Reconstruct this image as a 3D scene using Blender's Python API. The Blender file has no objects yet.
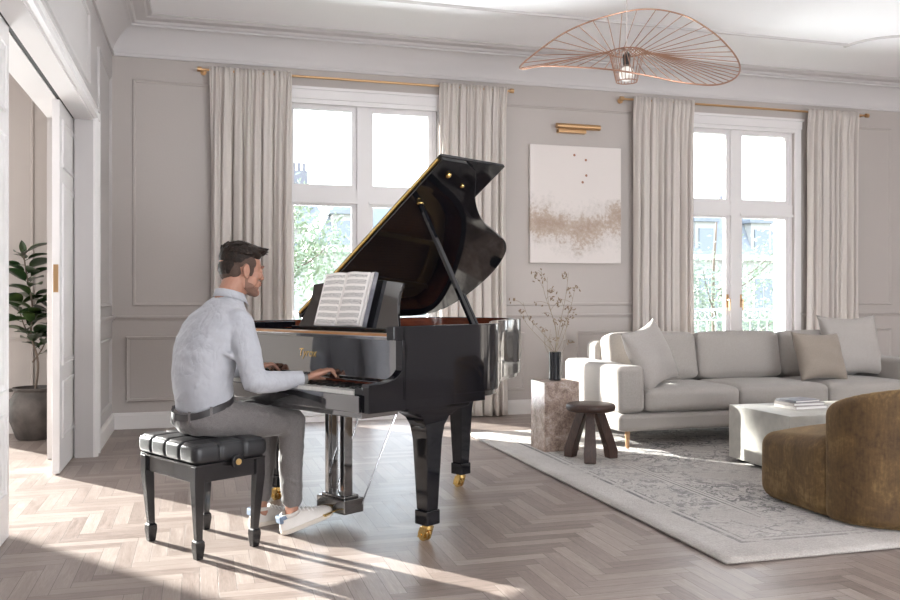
import bpy, bmesh, math, random
from mathutils import Vector, Matrix, Quaternion
from math import pi, sin, cos, radians as R, atan2, sqrt
random.seed(7)
SC = bpy.context.scene
COL = SC.collection
# ------------------------------------------------------------------ camera
cd = bpy.data.cameras.new('camera'); cam = bpy.data.objects.new('camera', cd); COL.objects.link(cam)
cd.sensor_width = 36.0; cd.lens = 35.0; cd.clip_end = 300
cam.location = (0, 0, 1.13); cam.rotation_euler = (R(90), 0, -math.atan(250/875))
SC.camera = cam
SC.view_settings.view_transform = 'Standard'; SC.view_settings.look = 'None'
SC.view_settings.gamma = 1.0; SC.view_settings.use_curve_mapping = False
SC.view_settings.exposure = 0.88
SC.cycles.use_denoising = True
SC.cycles.max_bounces = 10; SC.cycles.diffuse_bounces = 5; SC.cycles.glossy_bounces = 5
SC.cycles.transparent_max_bounces = 16; SC.cycles.sample_clamp_indirect = 6.0
# ------------------------------------------------------------------ sky and sun
SKY = 3.3
w = bpy.data.worlds.new('world'); SC.world = w; w.use_nodes = True
nt = w.node_tree; bg = nt.nodes['Background']
tc = nt.nodes.new('ShaderNodeTexCoord'); sp = nt.nodes.new('ShaderNodeSeparateXYZ')
cr = nt.nodes.new('ShaderNodeValToRGB')
nt.links.new(tc.outputs['Generated'], sp.inputs[0]); nt.links.new(sp.outputs['Z'], cr.inputs[0])
cr.color_ramp.elements[0].color = (0.80, 0.84, 0.86, 1); cr.color_ramp.elements[0].position = 0.0
cr.color_ramp.elements[1].color = (0.62, 0.76, 1.0, 1); cr.color_ramp.elements[1].position = 0.9
e = cr.color_ramp.elements.new(0.25); e.color = (0.86, 0.92, 1.0, 1)
nt.links.new(cr.outputs[0], bg.inputs[0]); bg.inputs[1].default_value = SKY
SUN_EL = 16.3; SUN_AZ = Vector((0.616, -0.788))      # travel direction over the floor
sd = bpy.data.lights.new('sun', 'SUN'); sd.energy = 18.0; sd.angle = R(0.9); sd.color = (1.0, 0.965, 0.92)
so = bpy.data.objects.new('sun', sd); COL.objects.link(so)
v = Vector((SUN_AZ.x*cos(R(SUN_EL)), SUN_AZ.y*cos(R(SUN_EL)), -sin(R(SUN_EL))))
so.rotation_euler = v.to_track_quat('-Z', 'Y').to_euler(); so.location = (-6, 14, 9)

def area(name, loc, size, look, power, color=(1, 1, 1)):
    l = bpy.data.lights.new(name, 'AREA'); l.shape = 'RECTANGLE'; l.size, l.size_y = size
    l.energy = power; l.color = color
    o = bpy.data.objects.new(name, l); COL.objects.link(o); o.location = loc
    o.rotation_euler = Vector(look).to_track_quat('-Z', 'Z').to_euler()
    return o
# added fill lamps behind and beside the camera; those walls hold no windows
area('fill_rear_left', (1.6, -2.95, 1.75), (1.9, 2.7), (0, 1, 0.65), 230, (0.93, 0.96, 1.0))
area('fill_rear_right', (5.6, -2.95, 1.75), (1.9, 2.7), (0, 1, 0.65), 300, (0.93, 0.96, 1.0))
area('fill_side_room', (-4.35, 4.6, 1.75), (2.6, 2.7), (1, 0, 0.3), 105, (1.0, 0.97, 0.94))
# added lamps low outside the windows imitate ground bounce to brighten the ceiling
for nm, cx, pw_ in (('up_fill_one', 1.48, 470), ('up_fill_two', 5.515, 175), ('up_fill_side', -2.95, 150)):
    area(nm, (cx, 9.35, -0.12), (1.6, 0.6), (0, -0.72, 0.69), pw_, (0.95, 0.97, 1.0))
for nm, cx in (('portal_one', 1.48), ('portal_two', 5.515)):
    p = area(nm, (cx, 8.55, 1.6), (1.5, 3.1), (0, -1, 0), 1); p.data.cycles.is_portal = True
# ------------------------------------------------------------------ materials
def link(t, a, b): t.links.new(a, b)
def mat(name, col, rough=0.5, metal=0.0, coat=0.0, var=None, bump=None, spec=None, sheen=0.0, stretch=None, emit=None):
    """var = (scale, other colour, low, high, detail)   bump = (scale, distance)"""
    m = bpy.data.materials.new(name); m.use_nodes = True
    t = m.node_tree; b = t.nodes['Principled BSDF']
    b.inputs['Base Color'].default_value = (*col, 1); b.inputs['Roughness'].default_value = rough
    b.inputs['Metallic'].default_value = metal; b.inputs['Coat Weight'].default_value = coat
    b.inputs['Coat Roughness'].default_value = 0.03
    if spec is not None: b.inputs['Specular IOR Level'].default_value = spec
    if sheen: b.inputs['Sheen Weight'].default_value = sheen; b.inputs['Sheen Roughness'].default_value = 0.4
    co = t.nodes.new('ShaderNodeTexCoord'); mp = t.nodes.new('ShaderNodeMapping')
    link(t, co.outputs['Object'], mp.inputs[0])
    if stretch: mp.inputs['Scale'].default_value = stretch
    if var:
        n = t.nodes.new('ShaderNodeTexNoise'); n.inputs['Scale'].default_value = var[0]
        n.inputs['Detail'].default_value = var[4] if len(var) > 4 else 4
        r = t.nodes.new('ShaderNodeValToRGB'); link(t, mp.outputs[0], n.inputs['Vector'])
        r.color_ramp.elements[0].position = var[2]; r.color_ramp.elements[1].position = var[3]
        r.color_ramp.elements[0].color = (*col, 1); r.color_ramp.elements[1].color = (*var[1], 1)
        link(t, n.outputs['Fac'], r.inputs[0]); link(t, r.outputs[0], b.inputs['Base Color'])
    if bump:
        n = t.nodes.new('ShaderNodeTexNoise'); n.inputs['Scale'].default_value = bump[0]; n.inputs['Detail'].default_value = 3
        bp = t.nodes.new('ShaderNodeBump'); bp.inputs['Distance'].default_value = bump[1]; bp.inputs['Strength'].default_value = 1
        link(t, mp.outputs[0], n.inputs['Vector']); link(t, n.outputs['Fac'], bp.inputs['Height']); link(t, bp.outputs[0], b.inputs['Normal'])
    if emit: b.inputs['Emission Color'].default_value = (*emit[0], 1); b.inputs['Emission Strength'].default_value = emit[1]
    return m
def nd(m, kind, **kw):
    n = m.node_tree.nodes.new(kind)
    for k, v_ in kw.items(): setattr(n, k, v_)
    return n
def mth(m, op, a, b=None, c=None, clamp=False):
    n = nd(m, 'ShaderNodeMath', operation=op); n.use_clamp = clamp
    for i, x in enumerate((a, b, c)):
        if x is None: continue
        if isinstance(x, (int, float)): n.inputs[i].default_value = x
        else: link(m.node_tree, x, n.inputs[i])
    return n.outputs[0]
def mixc(m, f, a, b):
    n = nd(m, 'ShaderNodeMix', data_type='RGBA')
    for i, x in ((0, f), (6, a), (7, b)):
        if isinstance(x, tuple): n.inputs[i].default_value = (*x, 1)
        elif isinstance(x, (int, float)): n.inputs[i].default_value = x
        else: link(m.node_tree, x, n.inputs[i])
    return n.outputs[2]
def noise(m, vec, scale, detail=3, rough=0.5, dist=0.0):
    n = nd(m, 'ShaderNodeTexNoise'); n.inputs['Scale'].default_value = scale; n.inputs['Detail'].default_value = detail
    n.inputs['Roughness'].default_value = rough; n.inputs['Distortion'].default_value = dist
    link(m.node_tree, vec, n.inputs['Vector']); return n.outputs['Fac']
def ramp(m, f, *stops):
    n = nd(m, 'ShaderNodeValToRGB'); el = n.color_ramp.elements
    while len(el) < len(stops): el.new(0.5)
    for e_, (p, c) in zip(el, stops): e_.position = p; e_.color = (*c, 1) if isinstance(c, tuple) else (c, c, c, 1)
    link(m.node_tree, f, n.inputs[0]); return n.outputs[0]
def bsdf(m): return m.node_tree.nodes['Principled BSDF']

M = {}
M['wall'] = mat('wall_paint', (0.46, 0.418, 0.392), 0.7, bump=(60, 0.0006))
M['cornice'] = mat('cornice_paint', (0.60, 0.575, 0.57), 0.8)
M['wall_pale'] = mat('pale_wall_paint', (0.50, 0.475, 0.468), 0.55)
M['ceiling'] = mat('ceiling_paint', (0.92, 0.91, 0.92), 0.8, bump=(40, 0.0005))
M['white'] = mat('white_lacquer', (0.74, 0.715, 0.71), 0.38)
M['base_white'] = mat('skirting_paint', (0.70, 0.67, 0.65), 0.45)
M['brass'] = mat('brass', (0.80, 0.55, 0.20), 0.25, 1.0)
M['brass_satin'] = mat('satin_brass', (0.60, 0.38, 0.20), 0.35, 1.0)
M['copper'] = mat('copper_wire', (0.40, 0.23, 0.16), 0.35, 0.9)
M['black_gloss'] = mat('black_polyester', (0.0060, 0.0062, 0.0085), 0.055, 0, 0.0)
M['black_mirror'] = mat('black_polyester_front', (0.006, 0.006, 0.008), 0.05)
M['black_mirror'].node_tree.nodes['Principled BSDF'].inputs['IOR'].default_value = 3.3
M['black_desk'] = mat('black_polyester_desk', (0.006, 0.006, 0.008), 0.05); M['black_desk'].node_tree.nodes['Principled BSDF'].inputs['IOR'].default_value = 2.0
M['black_satin'] = mat('black_satin_wood', (0.012, 0.011, 0.012), 0.22, 0, 0.3)
M['black_leather'] = mat('black_leather', (0.014, 0.014, 0.016), 0.40, 0, 0.12, bump=(220, 0.0006))
M['mahogany'] = mat('red_mahogany', (0.10, 0.022, 0.012), 0.2, 0, 0.6, var=(9, (0.17, 0.045, 0.02), 0.3, 0.7), stretch=(1, 1, 8))
M['gold_plate'] = mat('gold_iron_plate', (0.62, 0.42, 0.17), 0.35, 0.9)
M['orange_wood'] = mat('varnished_wood', (0.36, 0.15, 0.05), 0.3, 0, 0.4, var=(20, (0.50, 0.24, 0.09), 0.3, 0.7), stretch=(1, 6, 6))
M['ivory'] = mat('white_key', (0.80, 0.78, 0.74), 0.2, 0, 0.4)
M['ebony'] = mat('black_key', (0.01, 0.01, 0.01), 0.25)
M['steel'] = mat('steel', (0.55, 0.55, 0.57), 0.2, 1.0)
M['sofa'] = mat('sofa_linen', (0.375, 0.345, 0.318), 0.9, sheen=0.2, var=(300, (0.265, 0.24, 0.22), 0.35, 0.7, 2), bump=(500, 0.0012))
M['pillow_light'] = mat('pillow_linen', (0.41, 0.378, 0.352), 0.9, sheen=0.15, var=(320, (0.30, 0.275, 0.255), 0.35, 0.7, 2), bump=(450, 0.0012))
M['pillow_beige'] = mat('pillow_beige_linen', (0.31, 0.262, 0.22), 0.9, sheen=0.15, var=(260, (0.22, 0.182, 0.15), 0.35, 0.75, 2), bump=(400, 0.0014))
M['curtain'] = mat('curtain_linen', (0.71, 0.655, 0.61), 0.9, var=(90, (0.64, 0.59, 0.55), 0.3, 0.7, 3), stretch=(4, 4, 0.6), bump=(260, 0.0006))
M['wood_leg'] = mat('oak_leg', (0.42, 0.25, 0.13), 0.45, var=(30, (0.32, 0.18, 0.09), 0.3, 0.7), stretch=(4, 4, 0.6))
M['walnut'] = mat('dark_walnut', (0.062, 0.030, 0.020), 0.42, var=(28, (0.022, 0.011, 0.009), 0.3, 0.75), stretch=(5, 5, 0.7), bump=(90, 0.0008))
M['stone_table'] = mat('greige_plaster', (0.40, 0.385, 0.35), 0.45, var=(14, (0.50, 0.485, 0.44), 0.3, 0.7), bump=(180, 0.0005))
M['dark_plinth'] = mat('dark_plinth', (0.03, 0.028, 0.026), 0.7)
M['glass_vase'] = mat('black_glass', (0.012, 0.014, 0.018), 0.12, 0, 0.6)
M['twig'] = mat('dry_twig', (0.25, 0.20, 0.13), 0.8)
M['bud'] = mat('dry_seed_head', (0.19, 0.12, 0.085), 0.85, var=(60, (0.28, 0.21, 0.13), 0.3, 0.7))
M['clay'] = mat('dark_clay', (0.055, 0.047, 0.043), 0.6, var=(7, (0.13, 0.11, 0.10), 0.4, 0.75), bump=(30, 0.004))
M['soil'] = mat('soil', (0.03, 0.02, 0.015), 0.95)
M['bark'] = mat('bark', (0.16, 0.125, 0.10), 0.9, bump=(40, 0.004))
M['rubber_leaf'] = mat('rubber_plant_leaf', (0.018, 0.042, 0.014), 0.28, 0, 0.2, var=(5, (0.10, 0.15, 0.035), 0.5, 0.85))
M['paper'] = mat('paper', (0.80, 0.78, 0.76), 0.7)
M['book_grey'] = mat('grey_book_cover', (0.14, 0.14, 0.16), 0.45, var=(12, (0.30, 0.29, 0.31), 0.45, 0.7))
M['book_light'] = mat('pale_book_cover', (0.36, 0.33, 0.32), 0.5, var=(16, (0.52, 0.49, 0.47), 0.4, 0.7))
M['book_taupe'] = mat('taupe_book_cover', (0.28, 0.25, 0.24), 0.5)
M['rubber'] = mat('black_rubber', (0.015, 0.015, 0.015), 0.6)
M['canvas_edge'] = mat('canvas_edge', (0.62, 0.56, 0.53), 0.8)
M['bulb'] = mat('opal_bulb', (0.85, 0.84, 0.82), 0.2, emit=((1, 0.93, 0.82), 0.15))
M['plaster'] = mat('plaster_ornament', (0.62, 0.595, 0.59), 0.8)

m = M['curtain']; t = m.node_tree; bsdf_ = t.nodes['Principled BSDF']
tl = t.nodes.new('ShaderNodeBsdfTranslucent'); tl.inputs[0].default_value = (0.80, 0.72, 0.65, 1)
mx = t.nodes.new('ShaderNodeMixShader'); mx.inputs[0].default_value = 0.16
link(t, bsdf_.outputs[0], mx.inputs[1]); link(t, tl.outputs[0], mx.inputs[2]); link(t, mx.outputs[0], t.nodes['Material Output'].inputs[0])
# velvet
m = M['velvet'] = mat('mustard_velvet', (0.21, 0.125, 0.042), 0.75, sheen=0.35)
co = nd(m, 'ShaderNodeTexCoord'); n1 = noise(m, co.outputs['Object'], 5.5, 5, 0.65, 0.8); n2 = noise(m, co.outputs['Object'], 60, 4)
mp_ = nd(m, 'ShaderNodeMapping'); mp_.inputs['Scale'].default_value = (30, 30, 5); link(m.node_tree, co.outputs['Object'], mp_.inputs[0])
n3 = noise(m, mp_.outputs[0], 3, 3)
f_ = mth(m, 'ADD', mth(m, 'MULTIPLY', n1, 0.62), mth(m, 'ADD', mth(m, 'MULTIPLY', n2, 0.18), mth(m, 'MULTIPLY', n3, 0.2)))
link(m.node_tree, ramp(m, f_, (0.36, (0.046, 0.022, 0.007)), (0.52, (0.100, 0.055, 0.017)), (0.66, (0.20, 0.124, 0.048))), bsdf(m).inputs['Base Color'])
bp = nd(m, 'ShaderNodeBump'); bp.inputs['Distance'].default_value = 0.004; link(m.node_tree, f_, bp.inputs['Height']); link(m.node_tree, bp.outputs[0], bsdf(m).inputs['Normal'])
bsdf(m).inputs['Sheen Tint'].default_value = (0.95, 0.62, 0.28, 1)
# travertine
m = M['travertine'] = mat('brown_travertine', (0.3, 0.2, 0.15), 0.45)
co = nd(m, 'ShaderNodeTexCoord'); a1 = noise(m, co.outputs['Object'], 14, 8, 0.7, 0.6); a2 = noise(m, co.outputs['Object'], 90, 4, 0.7)
f_ = mth(m, 'ADD', mth(m, 'MULTIPLY', a1, 0.65), mth(m, 'MULTIPLY', a2, 0.35))
link(m.node_tree, ramp(m, f_, (0.38, (0.13, 0.085, 0.065)), (0.5, (0.30, 0.22, 0.18)), (0.62, (0.47, 0.39, 0.34))), bsdf(m).inputs['Base Color'])
# parquet
m = M['parquet'] = mat('oak_parquet', (0.3, 0.2, 0.15), 0.36)
uv = nd(m, 'ShaderNodeUVMap', uv_map='UVMap'); at = nd(m, 'ShaderNodeAttribute', attribute_name='rnd', attribute_type='GEOMETRY')
sx = nd(m, 'ShaderNodeSeparateXYZ'); link(m.node_tree, uv.outputs[0], sx.inputs[0])
cb = nd(m, 'ShaderNodeCombineXYZ')
link(m.node_tree, mth(m, 'MULTIPLY', sx.outputs[0], 3.0), cb.inputs[0]); link(m.node_tree, mth(m, 'MULTIPLY', sx.outputs[1], 34.0), cb.inputs[1])
link(m.node_tree, mth(m, 'MULTIPLY', at.outputs['Fac'], 60.0), cb.inputs[2])
g1 = noise(m, cb.outputs[0], 1.6, 6, 0.6, 0.5); g2 = noise(m, cb.outputs[0], 6.0, 3, 0.6)
grain = mth(m, 'ADD', mth(m, 'MULTIPLY', g1, 0.62), mth(m, 'MULTIPLY', g2, 0.38))
tone = mth(m, 'ADD', mth(m, 'MULTIPLY', at.outputs['Fac'], 0.27), mth(m, 'MULTIPLY', grain, 0.93))
colr = ramp(m, tone, (0.30, (0.135, 0.100, 0.084)), (0.50, (0.228, 0.182, 0.160)), (0.70, (0.305, 0.253, 0.225)), (0.92, (0.42, 0.36, 0.325)))
L_, W_ = 0.42, 0.07
du = mth(m, 'MINIMUM', sx.outputs[0], mth(m, 'SUBTRACT', L_, sx.outputs[0])); dv = mth(m, 'MINIMUM', sx.outputs[1], mth(m, 'SUBTRACT', W_, sx.outputs[1]))
gap = mth(m, 'LESS_THAN', mth(m, 'MINIMUM', du, dv), 0.0011)
link(m.node_tree, mixc(m, gap, colr, (0.11, 0.085, 0.072)), bsdf(m).inputs['Base Color'])
link(m.node_tree, mth(m, 'ADD', 0.25, mth(m, 'MULTIPLY', g1, 0.26)), bsdf(m).inputs['Roughness'])
bp = nd(m, 'ShaderNodeBump'); bp.inputs['Distance'].default_value = 0.0012; bp.inputs['Strength'].default_value = 0.6
link(m.node_tree, mth(m, 'SUBTRACT', grain, mth(m, 'MULTIPLY', gap, 1.0)), bp.inputs['Height']); link(m.node_tree, bp.outputs[0], bsdf(m).inputs['Normal'])
# rug: cream wool with a worn blue grey oriental drawing, RX x RY metres from its corner
RX, RY = 4.5, 3.75
m = M['rug'] = mat('worn_rug', (0.5, 0.5, 0.5), 0.95, sheen=0.2)
co = nd(m, 'ShaderNodeTexCoord'); sx = nd(m, 'ShaderNodeSeparateXYZ'); link(m.node_tree, co.outputs['Object'], sx.inputs[0])
X, Y = sx.outputs[0], sx.outputs[1]
ed = mth(m, 'MINIMUM', mth(m, 'MINIMUM', X, mth(m, 'SUBTRACT', RX, X)), mth(m, 'MINIMUM', Y, mth(m, 'SUBTRACT', RY, Y)))
wear = noise(m, co.outputs['Object'], 2.2, 5, 0.65, 0.4); fine = noise(m, co.outputs['Object'], 130, 3); mid = noise(m, co.outputs['Object'], 22, 5, 0.7, 0.3)
base = ramp(m, mth(m, 'ADD', mth(m, 'MULTIPLY', fine, 0.5), mth(m, 'MULTIPLY', wear, 0.5)), (0.36, (0.34, 0.305, 0.278)), (0.52, (0.45, 0.415, 0.385)), (0.66, (0.56, 0.525, 0.495)))
def band(a, b): return mth(m, 'MULTIPLY', mth(m, 'GREATER_THAN', ed, a), mth(m, 'LESS_THAN', ed, b))
lines = mth(m, 'ADD', mth(m, 'ADD', band(0.225, 0.25), band(0.275, 0.287)), mth(m, 'ADD', band(0.60, 0.612), band(0.635, 0.642)))
vor = nd(m, 'ShaderNodeTexVoronoi', feature='DISTANCE_TO_EDGE'); vor.inputs['Scale'].default_value = 4.2
wv = nd(m, 'ShaderNodeVectorMath', operation='ADD'); nz = nd(m, 'ShaderNodeTexNoise'); nz.inputs['Scale'].default_value = 6.0; nz.inputs['Detail'].default_value = 5
link(m.node_tree, co.outputs['Object'], nz.inputs['Vector'])
sc_ = nd(m, 'ShaderNodeVectorMath', operation='SCALE'); sc_.inputs['Scale'].default_value = 0.42; link(m.node_tree, nz.outputs['Color'], sc_.inputs[0])
link(m.node_tree, co.outputs['Object'], wv.inputs[0]); link(m.node_tree, sc_.outputs[0], wv.inputs[1]); link(m.node_tree, wv.outputs[0], vor.inputs['Vector'])
vines = mth(m, 'LESS_THAN', vor.outputs['Distance'], 0.045)
vor2 = nd(m, 'ShaderNodeTexVoronoi', feature='DISTANCE_TO_EDGE'); vor2.inputs['Scale'].default_value = 11.0; link(m.node_tree, wv.outputs[0], vor2.inputs['Vector'])
vines2 = mth(m, 'LESS_THAN', vor2.outputs['Distance'], 0.05)
allv = mth(m, 'MAXIMUM', vines, vines2)
inner = mth(m, 'MULTIPLY', allv, mth(m, 'ADD', mth(m, 'MULTIPLY', band(0.29, 0.58), 0.75), mth(m, 'MULTIPLY', mth(m, 'GREATER_THAN', ed, 0.66), 1.0)))
drawn = mth(m, 'MAXIMUM', inner, lines, clamp=True)
low = ramp(m, noise(m, co.outputs['Object'], 0.9, 2), (0.38, 0.55), (0.53, 1.0))
msk = mth(m, 'MULTIPLY', mth(m, 'MULTIPLY', drawn, low), ramp(m, mth(m, 'ADD', mth(m, 'MULTIPLY', wear, 0.6), mth(m, 'MULTIPLY', mid, 0.4)), (0.44, 0.0), (0.50, 1.0)))
link(m.node_tree, mixc(m, mth(m, 'MULTIPLY', msk, 0.92), base, (0.085, 0.078, 0.078)), bsdf(m).inputs['Base Color'])
bp = nd(m, 'ShaderNodeBump'); bp.inputs['Distance'].default_value = 0.006; link(m.node_tree, fine, bp.inputs['Height']); link(m.node_tree, bp.outputs[0], bsdf(m).inputs['Normal'])
# painting: pale pink plaster sky over a gold beige cloud band
m = M['painting'] = mat('painting', (0.7, 0.65, 0.6), 0.75)
co = nd(m, 'ShaderNodeTexCoord'); sx = nd(m, 'ShaderNodeSeparateXYZ'); link(m.node_tree, co.outputs['Object'], sx.inputs[0])
X, Z = sx.outputs[0], sx.outputs[2]
nn = noise(m, co.outputs['Object'], 3.2, 7, 0.62, 0.2); nf = noise(m, co.outputs['Object'], 26, 5, 0.7)
mid_ = mth(m, 'ADD', 0.36, mth(m, 'MULTIPLY', mth(m, 'POWER', mth(m, 'ABSOLUTE', mth(m, 'SUBTRACT', X, 0.45)), 2.0), 0.35))
dz = mth(m, 'ABSOLUTE', mth(m, 'SUBTRACT', Z, mid_))
f_ = mth(m, 'ADD', mth(m, 'SUBTRACT', 0.315, dz), mth(m, 'MULTIPLY', mth(m, 'SUBTRACT', nn, 0.5), 0.55))
f_ = mth(m, 'ADD', f_, mth(m, 'MULTIPLY', mth(m, 'SUBTRACT', nf, 0.5), 0.45))
c1 = ramp(m, f_, (0.05, (0.70, 0.645, 0.615)), (0.15, (0.62, 0.575, 0.545)), (0.22, (0.47, 0.385, 0.325)), (0.34, (0.38, 0.285, 0.22)))
fl_ = noise(m, co.outputs['Object'], 45, 2)
c1 = mixc(m, ramp(m, mth(m, 'MULTIPLY', fl_, mth(m, 'ADD', f_, 0.75)), (0.66, 0.0), (0.70, 0.7)), c1, (0.45, 0.38, 0.34))
for (dx, dz_) in ((0.475, 1.085), (0.60, 1.04), (0.605, 0.885), (0.565, 0.815)):
    qx = mth(m, 'POWER', mth(m, 'SUBTRACT', X, dx), 2.0); qz = mth(m, 'POWER', mth(m, 'SUBTRACT', Z, dz_), 2.0)
    c1 = mixc(m, mth(m, 'LESS_THAN', mth(m, 'ADD', qx, qz), 0.00017), c1, (0.34, 0.17, 0.11))
link(m.node_tree, c1, bsdf(m).inputs['Base Color'])
# printed music: u across the page, v down it
m = M['music'] = mat('printed_music', (0.8, 0.78, 0.76), 0.6)
uv = nd(m, 'ShaderNodeUVMap', uv_map='UVMap'); sx = nd(m, 'ShaderNodeSeparateXYZ'); link(m.node_tree, uv.outputs[0], sx.inputs[0])
U, V = sx.outputs[0], sx.outputs[1]
v10 = mth(m, 'MULTIPLY', V, 8.0); fr = mth(m, 'FRACT', v10)
inst = mth(m, 'MULTIPLY', mth(m, 'GREATER_THAN', fr, 0.2), mth(m, 'LESS_THAN', fr, 0.72))
ln = mth(m, 'MULTIPLY', mth(m, 'LESS_THAN', mth(m, 'FRACT', mth(m, 'MULTIPLY', mth(m, 'SUBTRACT', fr, 0.2), 9.6)), 0.28), inst)
cb = nd(m, 'ShaderNodeCombineXYZ'); link(m.node_tree, mth(m, 'MULTIPLY', U, 42), cb.inputs[0]); link(m.node_tree, mth(m, 'MULTIPLY', V, 60), cb.inputs[1])
nts = mth(m, 'MULTIPLY', mth(m, 'GREATER_THAN', noise(m, cb.outputs[0], 1.0, 2), 0.52), mth(m, 'MULTIPLY', mth(m, 'GREATER_THAN', fr, 0.12), mth(m, 'LESS_THAN', fr, 0.8)))
mar = mth(m, 'MULTIPLY', mth(m, 'MULTIPLY', mth(m, 'GREATER_THAN', U, 0.09), mth(m, 'LESS_THAN', U, 0.93)), mth(m, 'MULTIPLY', mth(m, 'GREATER_THAN', V, 0.05), mth(m, 'LESS_THAN', V, 0.96)))
ink = mth(m, 'MULTIPLY', mth(m, 'MAXIMUM', mth(m, 'MULTIPLY', ln, 0.62), mth(m, 'MULTIPLY', nts, 0.75)), mar)
link(m.node_tree, mixc(m, ink, (0.80, 0.775, 0.75), (0.06, 0.06, 0.065)), bsdf(m).inputs['Base Color'])
# clear window glass
m = bpy.data.materials.new('window_glass'); m.use_nodes = True; M['glass'] = m
t = m.node_tree; t.nodes.remove(t.nodes['Principled BSDF'])
tr = t.nodes.new('ShaderNodeBsdfTransparent'); tr.inputs[0].default_value = (0.97, 0.985, 0.98, 1)
gl = t.nodes.new('ShaderNodeBsdfGlossy'); gl.inputs['Roughness'].default_value = 0.02
fr_ = t.nodes.new('ShaderNodeFresnel'); fr_.inputs[0].default_value = 1.2; mx = t.nodes.new('ShaderNodeMixShader')
link(t, fr_.outputs[0], mx.inputs[0]); link(t, tr.outputs[0], mx.inputs[1]); link(t, gl.outputs[0], mx.inputs[2]); link(t, mx.outputs[0], t.nodes['Material Output'].inputs[0])

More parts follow.
